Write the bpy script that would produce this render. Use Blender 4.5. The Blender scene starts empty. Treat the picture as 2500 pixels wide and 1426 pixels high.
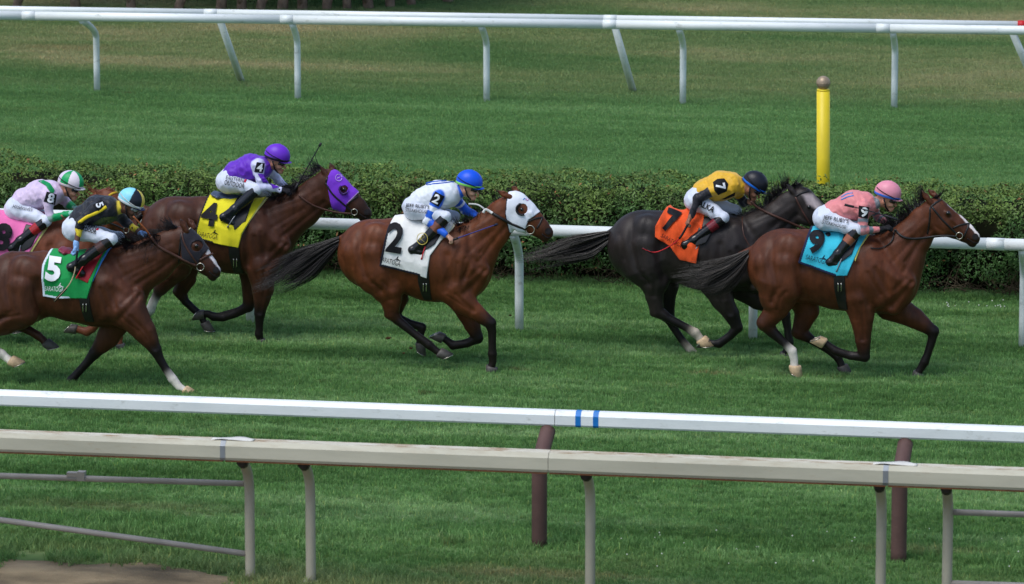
import bpy, bmesh, math, os, random
import numpy as np
from mathutils import Vector, Matrix
from mathutils.bvhtree import BVHTree

# ------------------------------------------------------------------ camera, sky, sun, exposure
R = math.radians
SC = bpy.context.scene
COL = SC.collection
PITCH, YAW = R(11.0), R(9.5)
FPX = 2328 / math.tan(PITCH)            # focal length in photograph pixels (2500 wide)
CAM = np.array([0.0, 0.0, 222.0 ** -1 * FPX * math.sin(PITCH)])
FWD = np.array([-math.sin(YAW) * math.cos(PITCH), math.cos(YAW) * math.cos(PITCH), -math.sin(PITCH)])
RGT = np.array([math.cos(YAW), math.sin(YAW), 0.0])
UPV = np.cross(RGT, FWD)
cd = bpy.data.cameras.new('camera')
cam = bpy.data.objects.new('camera', cd)
COL.objects.link(cam)
cam.matrix_world = Matrix(((RGT[0], UPV[0], -FWD[0], CAM[0]), (RGT[1], UPV[1], -FWD[1], CAM[1]),
                           (RGT[2], UPV[2], -FWD[2], CAM[2]), (0, 0, 0, 1)))
cd.sensor_width = 36
cd.lens = 36 * FPX / 2500
cd.clip_start, cd.clip_end = 1.0, 2000.0
cd.dof.use_dof = True
cd.dof.focus_distance = 51.0
cd.dof.aperture_fstop = 4.5
SC.camera = cam

SUN_EL, SUN_AZ = R(62), R(218)          # azimuth measured clockwise from +Y
w = bpy.data.worlds.new('World'); SC.world = w; w.use_nodes = True
nt = w.node_tree; nt.nodes.clear()
sky = nt.nodes.new('ShaderNodeTexSky'); sky.sky_type = 'NISHITA'; sky.sun_disc = False
sky.sun_elevation = SUN_EL; sky.sun_rotation = SUN_AZ
sky.air_density = 1.0; sky.dust_density = 1.6; sky.ozone_density = 1.0
bg = nt.nodes.new('ShaderNodeBackground'); bg.inputs[1].default_value = 0.13
wo = nt.nodes.new('ShaderNodeOutputWorld')
nt.links.new(sky.outputs[0], bg.inputs[0]); nt.links.new(bg.outputs[0], wo.inputs[0])
sl = bpy.data.lights.new('sun', 'SUN'); sl.energy = 1.75; sl.angle = R(34); sl.color = (1.0, 0.995, 0.98)
so = bpy.data.objects.new('sun', sl); COL.objects.link(so)
sd = Vector((math.sin(SUN_AZ) * math.cos(SUN_EL), math.cos(SUN_AZ) * math.cos(SUN_EL), math.sin(SUN_EL)))
so.rotation_euler = sd.to_track_quat('Z', 'Y').to_euler()
so.location = (0, 20, 40)
SC.view_settings.view_transform = 'Standard'; SC.view_settings.look = 'None'
SC.view_settings.exposure = 0.36; SC.view_settings.gamma = 1.0
SC.render.engine = 'CYCLES'
SC.cycles.max_bounces = 6; SC.cycles.diffuse_bounces = 3; SC.cycles.glossy_bounces = 2
SC.cycles.transparent_max_bounces = 4; SC.cycles.use_denoising = True
SC.cycles.use_adaptive_sampling = True; SC.cycles.adaptive_threshold = 0.02

# ------------------------------------------------------------------ picture <-> place
def ray(px, py):
    return FWD * FPX + RGT * (px - 1250) - UPV * (py - 713)
def W(px, py, Y):                        # point on the upright plane y = Y
    d = ray(px, py); return CAM + d * ((Y - CAM[1]) / d[1])
def G(px, py, z=0.0):                    # point on the level plane at height z
    d = ray(px, py); return CAM + d * ((z - CAM[2]) / d[2])
def S(P):                                # photograph pixels per metre at a point
    return FPX / float(np.dot(np.asarray(P) - CAM, FWD))
def PIX(P):
    q = np.asarray(P) - CAM
    z = q @ FWD
    return 1250 + FPX * (q @ RGT) / z, 713 - FPX * (q @ UPV) / z

# ------------------------------------------------------------------ colours and materials
def lin(c):
    c = np.asarray(c, float) / 255.0
    return np.where(c <= 0.04045, c / 12.92, ((c + 0.055) / 1.055) ** 2.4)
def L4(c):
    return tuple(float(x) for x in lin(c)) + (1.0,)
def nodes(m):
    m.use_nodes = True
    n = m.node_tree.nodes; n.clear()
    b = n.new('ShaderNodeBsdfPrincipled'); o = n.new('ShaderNodeOutputMaterial')
    m.node_tree.links.new(b.outputs[0], o.inputs[0])
    return n, m.node_tree.links, b
def tex_noise(n, l, scale, detail=3, coord='Object', stretch=(1, 1, 1), rough=0.55):
    tc = n.new('ShaderNodeTexCoord'); mp = n.new('ShaderNodeMapping'); mp.inputs['Scale'].default_value = stretch
    t = n.new('ShaderNodeTexNoise'); t.inputs['Scale'].default_value = scale; t.inputs['Detail'].default_value = detail
    t.inputs['Roughness'].default_value = rough
    l.new(tc.outputs[coord], mp.inputs[0]); l.new(mp.outputs[0], t.inputs['Vector'])
    return t
def ramp(n, l, src, stops):
    r = n.new('ShaderNodeValToRGB'); e = r.color_ramp.elements
    while len(e) < len(stops): e.new(0.5)
    for k, (p, c) in enumerate(stops):
        e[k].position = p; e[k].color = c if len(c) == 4 else tuple(c) + (1,)
    l.new(src, r.inputs[0]); return r
def mixc(n, l, a, b, fac, mode='MIX'):
    x = n.new('ShaderNodeMix'); x.data_type = 'RGBA'; x.blend_type = mode
    for s, v in ((x.inputs[6], a), (x.inputs[7], b), (x.inputs[0], fac)):
        if hasattr(v, 'node'): l.new(v, s)
        else: s.default_value = v
    return x.outputs[2]
MATS = {}
def mat(name, c, rough=0.6, spec=0.35, var=0.25, scale=9.0, bump=0.0, bscale=60.0, metal=0.0, sheen=0.0, coat=0.0, c2=None, stretch=(1, 1, 1)):
    """a plain surface with a little uneven colour and relief"""
    if name in MATS: return MATS[name]
    m = bpy.data.materials.new(name); n, l, b = nodes(m)
    t = tex_noise(n, l, scale, 4, stretch=stretch)
    a = np.array(L4(c)); d = np.array(L4(c2)) if c2 is not None else np.append(a[:3] * (1 - var), 1)
    r = ramp(n, l, t.outputs['Fac'], [(0.32, tuple(d)), (0.66, tuple(a))])
    l.new(r.outputs[0], b.inputs['Base Color'])
    b.inputs['Roughness'].default_value = rough; b.inputs['Specular IOR Level'].default_value = spec
    b.inputs['Metallic'].default_value = metal; b.inputs['Sheen Weight'].default_value = sheen
    b.inputs['Coat Weight'].default_value = coat
    if bump:
        t2 = tex_noise(n, l, bscale, 3); bp = n.new('ShaderNodeBump')
        bp.inputs['Strength'].default_value = bump; bp.inputs['Distance'].default_value = 0.01
        l.new(t2.outputs['Fac'], bp.inputs['Height']); l.new(bp.outputs[0], b.inputs['Normal'])
    MATS[name] = m; return m
def vmat(name, rough=0.6, spec=0.35, var=0.18, scale=14.0, bump=0.0, bscale=60.0, sheen=0.0, stretch=(1, 1, 1), coat=0.0, bdist=0.01, b2=0.0, b2scale=10.0):
    """colour from the mesh's own colour attribute, made slightly uneven"""
    if name in MATS: return MATS[name]
    m = bpy.data.materials.new(name); n, l, b = nodes(m)
    at = n.new('ShaderNodeAttribute'); at.attribute_name = 'Col'
    t = tex_noise(n, l, scale, 4, stretch=stretch)
    r = ramp(n, l, t.outputs['Fac'], [(0.3, (1 - var,) * 3), (0.7, (1 + var,) * 3)])
    l.new(mixc(n, l, at.outputs['Color'], r.outputs[0], 1.0, 'MULTIPLY'), b.inputs['Base Color'])
    b.inputs['Roughness'].default_value = rough; b.inputs['Specular IOR Level'].default_value = spec
    b.inputs['Sheen Weight'].default_value = sheen; b.inputs['Coat Weight'].default_value = coat
    if bump:
        t2 = tex_noise(n, l, bscale, 3, stretch=stretch); bp = n.new('ShaderNodeBump')
        bp.inputs['Strength'].default_value = bump; bp.inputs['Distance'].default_value = bdist
        l.new(t2.outputs['Fac'], bp.inputs['Height'])
        last = bp
        if b2:
            t3 = tex_noise(n, l, b2scale, 2, stretch=(1, 1, 0.55)); bq = n.new('ShaderNodeBump')
            bq.inputs['Strength'].default_value = b2; bq.inputs['Distance'].default_value = 0.03
            l.new(t3.outputs['Fac'], bq.inputs['Height']); l.new(bp.outputs[0], bq.inputs['Normal']); last = bq
        l.new(last.outputs[0], b.inputs['Normal'])
    MATS[name] = m; return m

# ------------------------------------------------------------------ objects
def tag(o, label=None, cat=None, group=None, kind=None):
    for k, v in (('label', label), ('category', cat), ('group', group), ('kind', kind)):
        if v: o[k] = v
    return o
def empty(name, loc):
    o = bpy.data.objects.new(name, None); COL.objects.link(o); o.location = tuple(loc)
    o.empty_display_size = 0.2
    return o
def mesh_obj(name, V, Fc, m, parent=None, smooth=True, col=None):
    me = bpy.data.meshes.new(name)
    V = np.asarray(V, np.float32)
    if isinstance(Fc, np.ndarray):
        nf, k = Fc.shape
        me.vertices.add(len(V)); me.vertices.foreach_set('co', V.ravel())
        me.loops.add(nf * k); me.loops.foreach_set('vertex_index', Fc.astype(np.int32).ravel())
        me.polygons.add(nf); me.polygons.foreach_set('loop_start', np.arange(0, nf * k, k, dtype=np.int32))
        me.update(calc_edges=True)
    else:
        me.from_pydata([tuple(map(float, v)) for v in V], [], Fc); me.update()
    if smooth: me.shade_smooth()
    if col is not None:
        ca = me.color_attributes.new('Col', 'FLOAT_COLOR', 'POINT')
        c = np.ones((len(V), 4), np.float32); c[:, :3] = col
        ca.data.foreach_set('color', c.ravel())
    if m is not None: me.materials.append(m)
    o = bpy.data.objects.new(name, me); COL.objects.link(o)
    put(o, parent)
    return o
def put(o, parent):
    if parent is not None:
        o.parent = parent
        p = parent; off = Vector((0, 0, 0))
        while p is not None:
            off += p.location; p = p.parent
        o.location = Vector(o.location) - off      # meshes are written in world coordinates
def unit(v):
    v = np.asarray(v, float); return v / (np.linalg.norm(v) + 1e-12)
class MB:                                           # collects vertices and faces for one mesh
    def __init__(s): s.v = []; s.f = []; s.c = []
    def add(s, V, Fc, c=None):
        k = len(s.v); s.v.extend(V); s.f.extend([tuple(i + k for i in f) for f in Fc])
        if c is not None: s.c.extend([c] * len(V))
    def tube(s, P, r, seg=8, cap=True, c=None, flat=1.0, upref=None):
        P = [np.asarray(p, float) for p in P]; n = len(P)
        rr = [r] * n if np.isscalar(r) else list(r)
        V = []; prev = None
        for i in range(n):
            d = unit(P[min(i + 1, n - 1)] - P[max(i - 1, 0)])
            if prev is None:
                ref = np.array([0, 0, 1.0]) if abs(d[2]) < 0.9 else np.array([0, 1.0, 0])
                if upref is not None: ref = np.asarray(upref, float)
                a = unit(np.cross(d, ref))
            else:
                a = unit(prev - d * np.dot(prev, d))
            prev = a; bb = np.cross(d, a)
            for j in range(seg):
                t = 2 * math.pi * j / seg
                V.append(P[i] + (a * math.cos(t) + bb * flat * math.sin(t)) * rr[i])
        Fc = [(i * seg + j, i * seg + (j + 1) % seg, (i + 1) * seg + (j + 1) % seg, (i + 1) * seg + j) for i in range(n - 1) for j in range(seg)]
        if cap: Fc += [tuple(range(seg))[::-1], tuple((n - 1) * seg + j for j in range(seg))]
        s.add(V, Fc, c)
    def box(s, lo, hi, c=None):
        x0, y0, z0 = lo; x1, y1, z1 = hi
        s.add([np.array(p, float) for p in ((x0, y0, z0), (x1, y0, z0), (x1, y1, z0), (x0, y1, z0), (x0, y0, z1), (x1, y0, z1), (x1, y1, z1), (x0, y1, z1))],
              [(0, 3, 2, 1), (4, 5, 6, 7), (0, 1, 5, 4), (1, 2, 6, 5), (2, 3, 7, 6), (3, 0, 4, 7)], c)
    def prof(s, A, B, pts, c=None):                # extrude a (y,z) profile from A to B
        A = np.asarray(A, float); B = np.asarray(B, float); n = len(pts)
        d = unit(B - A); lat = unit(np.cross(np.array([0, 0, 1.0]), d)); up = np.cross(d, lat)
        V = [Q + lat * y + up * z for Q in (A, B) for y, z in pts]
        s.add(V, [(j, (j + 1) % n, n + (j + 1) % n, n + j) for j in range(n)] + [tuple(range(n))[::-1], tuple(range(n, 2 * n))], c)
    def build(s, name, m, parent=None, smooth=True):
        return mesh_obj(name, np.array(s.v), s.f, m, parent, smooth, np.array(s.c) if s.c else None)
def smooth_path(P, n=4):
    P = [np.asarray(p, float) for p in P]
    out = []
    for i in range(len(P) - 1):
        p0 = P[max(i - 1, 0)]; p1 = P[i]; p2 = P[i + 1]; p3 = P[min(i + 2, len(P) - 1)]
        for k in range(n):
            t = k / n
            out.append(0.5 * ((2 * p1) + (-p0 + p2) * t + (2 * p0 - 5 * p1 + 4 * p2 - p3) * t * t + (-p0 + 3 * p1 - 3 * p2 + p3) * t ** 3))
    out.append(P[-1]); return out
# ------------------------------------------------------------------ solid modelling: blended shapes, then one surface
_rt = np.random.RandomState(7).rand(32, 32, 32).astype(np.float32)
def noise3(X, Y, Z, f, seed=0):
    def ax(a):
        a = a * f + 100.37 + seed * 13.7
        i = np.floor(a).astype(np.int32); t = (a - i).astype(np.float32); t = t * t * (3 - 2 * t); return i & 31, (i + 1) & 31, t
    X, Y, Z = np.broadcast_arrays(X, Y, Z)
    a0, a1, ta = ax(X); b0, b1, tb = ax(Y); c0, c1, tc = ax(Z)
    def lp(p, q, t): return p + (q - p) * t
    return lp(lp(lp(_rt[a0, b0, c0], _rt[a1, b0, c0], ta), lp(_rt[a0, b1, c0], _rt[a1, b1, c0], ta), tb),
              lp(lp(_rt[a0, b0, c1], _rt[a1, b0, c1], ta), lp(_rt[a0, b1, c1], _rt[a1, b1, c1], ta), tb), tc) * 2 - 1
def surface(D, lo, h):
    """surface nets: quads where the field D crosses zero"""
    ins = D < 0
    nx, ny, nz = D.shape
    c = np.zeros((nx - 1, ny - 1, nz - 1), np.int8)
    offs = [(i, j, k) for i in (0, 1) for j in (0, 1) for k in (0, 1)]
    for i, j, k in offs: c += ins[i:nx - 1 + i, j:ny - 1 + j, k:nz - 1 + k]
    I, J, K = np.nonzero((c > 0) & (c < 8))
    if not len(I): return np.zeros((0, 3)), np.zeros((0, 4), int)
    val = np.stack([D[I + i, J + j, K + k] for i, j, k in offs], 1)
    acc = np.zeros((len(I), 3)); cnt = np.zeros(len(I))
    O = np.array(offs, float)
    for a in range(8):
        for b in range(a + 1, 8):
            if np.abs(O[a] - O[b]).sum() != 1: continue
            m = (val[:, a] < 0) != (val[:, b] < 0)
            t = val[m, a] / (val[m, a] - val[m, b])
            acc[m] += O[a] + (O[b] - O[a]) * t[:, None]; cnt[m] += 1
    V = (np.stack([I, J, K], 1) + acc / cnt[:, None]) * h + lo
    idm = np.full(c.shape, -1, np.int32); idm[I, J, K] = np.arange(len(I))
    Q = []
    for ax in range(3):
        s0 = [slice(None)] * 3; s1 = [slice(None)] * 3
        s0[ax] = slice(0, -1); s1[ax] = slice(1, None)
        A = ins[tuple(s0)]; B = ins[tuple(s1)]
        E = np.nonzero(A != B)
        e = [np.array(q) for q in E]
        u, v = (ax + 1) % 3, (ax + 2) % 3
        ok = (e[u] > 0) & (e[v] > 0) & (e[u] < D.shape[u] - 1) & (e[v] < D.shape[v] - 1)
        e = [q[ok] for q in e]; inside_first = A[tuple(e)]
        def cid(du, dv):
            f = [q.copy() for q in e]; f[u] = f[u] + du; f[v] = f[v] + dv
            return idm[tuple(f)]
        q = np.stack([cid(-1, -1), cid(0, -1), cid(0, 0), cid(-1, 0)], 1)
        q[~inside_first] = q[~inside_first][:, ::-1]
        Q.append(q)
    return V, np.concatenate(Q)
def poly_sd(x, z, P):
    """signed distance to a polygon in the x-z plane, negative inside; also distance to each edge"""
    P = np.asarray(P, float); n = len(P)
    d = np.full(np.broadcast(x, z).shape, 1e9); s = np.ones_like(d); ed = []
    for i in range(n):
        a = P[i]; b = P[i - 1]
        e = b - a; wx = x - a[0]; wz = z - a[1]
        t = np.clip((wx * e[0] + wz * e[1]) / (e @ e + 1e-12), 0, 1)
        q = (wx - e[0] * t) ** 2 + (wz - e[1] * t) ** 2
        ed.append(np.sqrt(q)); d = np.minimum(d, q)
        c1 = z >= a[1]; c2 = z < b[1]; c3 = e[0] * wz > e[1] * wx
        flip = (c1 & c2 & c3) | (~c1 & ~c2 & ~c3)
        s = np.where(flip, -s, s)
    return s * np.sqrt(d), ed
class Solid:
    def __init__(s): s.p = []
    def cap(s, a, b, ra, rb, ka=1.0, kb=None, k=0.015, col=None, sub=False):
        s.p.append(dict(t='c', a=np.asarray(a, float), b=np.asarray(b, float), ra=ra, rb=rb, ka=ka, kb=ka if kb is None else kb, k=k, col=col, sub=sub))
    def chain(s, N, k=0.015, cols=None):           # N: list of (point, radius, lateral factor)
        for i in range(len(N) - 1):
            c = None if cols is None else (cols[i], cols[i + 1])
            kk = k[i] if isinstance(k, (list, tuple)) else k
            s.cap(N[i][0], N[i + 1][0], N[i][1], N[i + 1][1], N[i][2], N[i + 1][2], kk, c)
    def ell(s, c, r, ang=0.0, k=0.015, col=None, sub=False):   # ang: tilt about the y axis
        s.p.append(dict(t='e', c=np.asarray(c, float), r=np.asarray(r, float), ang=ang, k=k, col=col, sub=sub))
    def dist(s, q, X, Y, Z):
        if q['t'] == 'c':
            a, b = q['a'], q['b']; e = b - a
            t = np.clip(((X - a[0]) * e[0] + (Y - a[1]) * e[1] + (Z - a[2]) * e[2]) / (e @ e + 1e-12), 0, 1)
            kk = q['ka'] + (q['kb'] - q['ka']) * t
            d = np.sqrt((X - a[0] - e[0] * t) ** 2 + ((Y - a[1] - e[1] * t) / kk) ** 2 + (Z - a[2] - e[2] * t) ** 2) - (q['ra'] + (q['rb'] - q['ra']) * t)
            return d, t
        c, r = q['c'], q['r']; ca, sa = math.cos(q['ang']), math.sin(q['ang'])
        x = X - c[0]; z = Z - c[2]
        u = (x * ca + z * sa) / r[0]; v = (-x * sa + z * ca) / r[2]; y = (Y - c[1]) / r[1]
        g = np.sqrt(u * u + v * v + y * y)
        return (g - 1) * min(r), g
    def box(s, q, m):
        if q['t'] == 'c':
            r = max(q['ra'], q['rb']); ry = max(q['ra'] * q['ka'], q['rb'] * q['kb'])
            e = np.array([r, ry, r]) + m * np.array([1, max(1, q['ka'], q['kb']), 1])
            return np.minimum(q['a'], q['b']) - e, np.maximum(q['a'], q['b']) + e
        r = max(q['r'][0], q['r'][2]); e = np.array([r, q['r'][1], r]) + m * 1.5
        return q['c'] - e, q['c'] + e
    def field(s, h, margin=0.05, pad=0.03, lo=None, hi=None):
        add = [s.box(q, pad) for q in s.p if not q['sub']]
        s.lo = np.min([b[0] for b in add], 0) if lo is None else lo
        top = np.max([b[1] for b in add], 0) if hi is None else hi
        n = np.ceil((top - s.lo) / h).astype(int) + 1
        s.h = h; s.ax = [(s.lo[i] + np.arange(n[i]) * h).astype(np.float32) for i in range(3)]
        D = np.full(n, 0.3, np.float32)
        for q in s.p:
            b0, b1 = s.box(q, margin + q['k'])
            i0 = np.clip(np.floor((b0 - s.lo) / h).astype(int), 0, n); i1 = np.clip(np.ceil((b1 - s.lo) / h).astype(int) + 1, 0, n)
            if np.any(i1 <= i0): continue
            sl_ = tuple(slice(i0[i], i1[i]) for i in range(3))
            d, _ = s.dist(q, s.ax[0][sl_[0]][:, None, None], s.ax[1][sl_[1]][None, :, None], s.ax[2][sl_[2]][None, None, :])
            d = d.astype(np.float32); o = D[sl_]; k = q['k']
            if q['sub']:
                d = -d; hh = np.maximum(k - np.abs(o - d), 0) / k; D[sl_] = np.maximum(o, d) + hh * hh * k * 0.25
            else:
                hh = np.maximum(k - np.abs(o - d), 0) / k; D[sl_] = np.minimum(o, d) - hh * hh * k * 0.25
        s.D = D; return D
    def grid(s):
        return s.ax[0][:, None, None], s.ax[1][None, :, None], s.ax[2][None, None, :]
    def colour(s, V, base, sigma=0.006):
        X, Y, Z = V[:, 0], V[:, 1], V[:, 2]
        num = np.zeros((len(V), 3)); den = np.zeros(len(V)) + 1e-9
        P = [q for q in s.p if not q['sub']]
        ds = []
        for q in P: ds.append(s.dist(q, X, Y, Z))
        dm = np.min([d for d, _ in ds], 0)
        for q, (d, t) in zip(P, ds):
            wgt = np.exp(-np.minimum((d - dm) / sigma, 40))
            c = q['col']
            if c is None: c = base
            if callable(c): c = c(t, V)
            elif isinstance(c, tuple) and len(c) == 2 and not np.isscalar(c[0]):
                c = np.asarray(c[0])[None] * (1 - t[:, None]) + np.asarray(c[1])[None] * t[:, None]
            else: c = np.broadcast_to(np.asarray(c, float), (len(V), 3))
            num += c * wgt[:, None]; den += wgt
        return num / den[:, None]
    def mesh(s, name, m, parent=None, h=0.011, base=None, sigma=0.006, disp=None, post=None):
        D = s.field(h)
        if disp is not None: D = D + disp(*s.grid()).astype(np.float32); s.D = D
        V, Q = surface(D, s.lo, h)
        c = s.colour(V, base, sigma) if base is not None else None
        if post is not None: c = post(V, c)
        o = mesh_obj(name, V, Q, m, parent, True, c)
        s.V, s.Q = V, Q
        return o
def bvh(*VQ):
    vs = []; fs = []
    for V, Q in VQ:
        k = len(vs); vs.extend(map(tuple, np.asarray(V, float))); fs.extend([tuple(int(i) + k for i in f) for f in Q])
    return BVHTree.FromPolygons(vs, fs)
CV = Vector(CAM)
def hit(tree, px, py):
    d = Vector(ray(px, py)).normalized()
    loc, nrm, idx, dist = tree.ray_cast(CV, d, 200)
    if loc is None: return None, None
    if nrm.dot(d) > 0: nrm = -nrm
    return np.array(loc), np.array(nrm)
def drape(tree, pts, off=0.006, Yf=None):
    """points of the picture laid on a surface; those that miss keep the depth of the last that met it"""
    out = []; last = None
    raw = [hit(tree, *p) for p in pts]
    for (x, y), (l, n) in zip(pts, raw):
        if l is not None:
            d = unit(CAM - l); last = l[1]
            out.append(l + n * off * 0.6 + d * off * 0.6)
        else: out.append(None)
    ys = [o[1] for o in out if o is not None]
    ydef = Yf if Yf is not None else (float(np.mean(ys)) if ys else None)
    if ydef is None: return None
    for i, o in enumerate(out):
        if o is None:
            near = [(abs(j - i), out[j][1]) for j in range(len(out)) if out[j] is not None and j < len(raw) and raw[j][0] is not None]
            out[i] = W(pts[i][0], pts[i][1], min(near)[1] if near else ydef)
    return out
def dense(pts, step=4.0):
    out = [pts[0]]
    for a, b in zip(pts[:-1], pts[1:]):
        n = max(1, int(math.hypot(b[0] - a[0], b[1] - a[1]) / step))
        out += [(a[0] + (b[0] - a[0]) * k / n, a[1] + (b[1] - a[1]) * k / n) for k in range(1, n + 1)]
    return out
def strap(name, tree, pts, r, m, parent, off=0.004, flat=0.45, curve=True):
    if curve and len(pts) > 2: pts = [tuple(p) for p in smooth_path([np.array(p, float) for p in pts], 4)]
    P = drape(tree, dense(pts, 5.0), off)
    if P is None: return None
    b = MB(); b.tube(P, r, 6, flat=flat if flat else 1.0, upref=(0, 1, 0)); return b.build(name, m, parent)
def patch(name, tree, poly, m, parent, off=0.006, step=5.0):
    """a flat printed or sewn shape laid on a surface"""
    from mathutils.geometry import delaunay_2d_cdt
    pl = dense(list(poly) + [poly[0]], step)[:-1]
    n = len(pl); P = [Vector(p) for p in pl]
    xs = [p[0] for p in pl]; ys = [p[1] for p in pl]
    x = min(xs) + step / 2
    while x < max(xs):
        y = min(ys) + step / 2
        while y < max(ys):
            sdv, _ = poly_sd(np.array([x]), np.array([y]), poly)
            if sdv[0] < -step * 0.4: P.append(Vector((x, y)))
            y += step
        x += step
    r = delaunay_2d_cdt(P, [], [list(range(n))], 1, 1e-5)
    V = drape(tree, [tuple(v) for v in r[0]], off)
    if V is None or not r[2]: return None
    return mesh_obj(name, np.array(V), [tuple(f) for f in r[2]], m, parent)
_txt = {}
def glyphs(txt, bold):
    if (txt, bold) in _txt: return _txt[(txt, bold)]
    c = bpy.data.curves.new('t', 'FONT'); c.body = txt; c.offset = bold; c.size = 1.0; c.resolution_u = 3
    o = bpy.data.objects.new('t', c); COL.objects.link(o)
    dg = bpy.context.evaluated_depsgraph_get()
    me = bpy.data.meshes.new_from_object(o.evaluated_get(dg))
    bm = bmesh.new(); bm.from_mesh(me)
    bmesh.ops.triangulate(bm, faces=bm.faces[:])
    for _ in range(4 if len(txt) == 1 else 2):
        bmesh.ops.subdivide_edges(bm, edges=[e for e in bm.edges if e.calc_length() > 0.10], cuts=1)
        bmesh.ops.triangulate(bm, faces=bm.faces[:])
    V = np.array([v.co[:2] for v in bm.verts]); Fc = [tuple(v.index for v in f.verts) for f in bm.faces]
    bm.free(); bpy.data.objects.remove(o); bpy.data.curves.remove(c); bpy.data.meshes.remove(me)
    lo, hi = V.min(0), V.max(0); V = V - (lo + hi) / 2
    V = V / (hi - lo)[1]
    _txt[(txt, bold)] = (V, Fc, float((hi - lo)[0] / (hi - lo)[1]))
    return _txt[(txt, bold)]
def lettering(name, txt, tree, cx, cy, hgt, m, parent, ang=0.0, wid=None, slant=0.0, bold=0.03, off=0.012):
    """writing laid on a surface: hgt and wid in photograph pixels, ang clockwise in degrees"""
    V, Fc, asp = glyphs(txt, bold)
    sx = hgt if wid is None else wid / asp
    u = V[:, 0] * sx + V[:, 1] * hgt * slant; v = -V[:, 1] * hgt
    a = R(ang); X = cx + u * math.cos(a) - v * math.sin(a); Yp = cy + u * math.sin(a) + v * math.cos(a)
    P = drape(tree, list(zip(X, Yp)), off)
    if P is None: return None
    return mesh_obj(name, np.array(P), Fc, m, parent)
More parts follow.
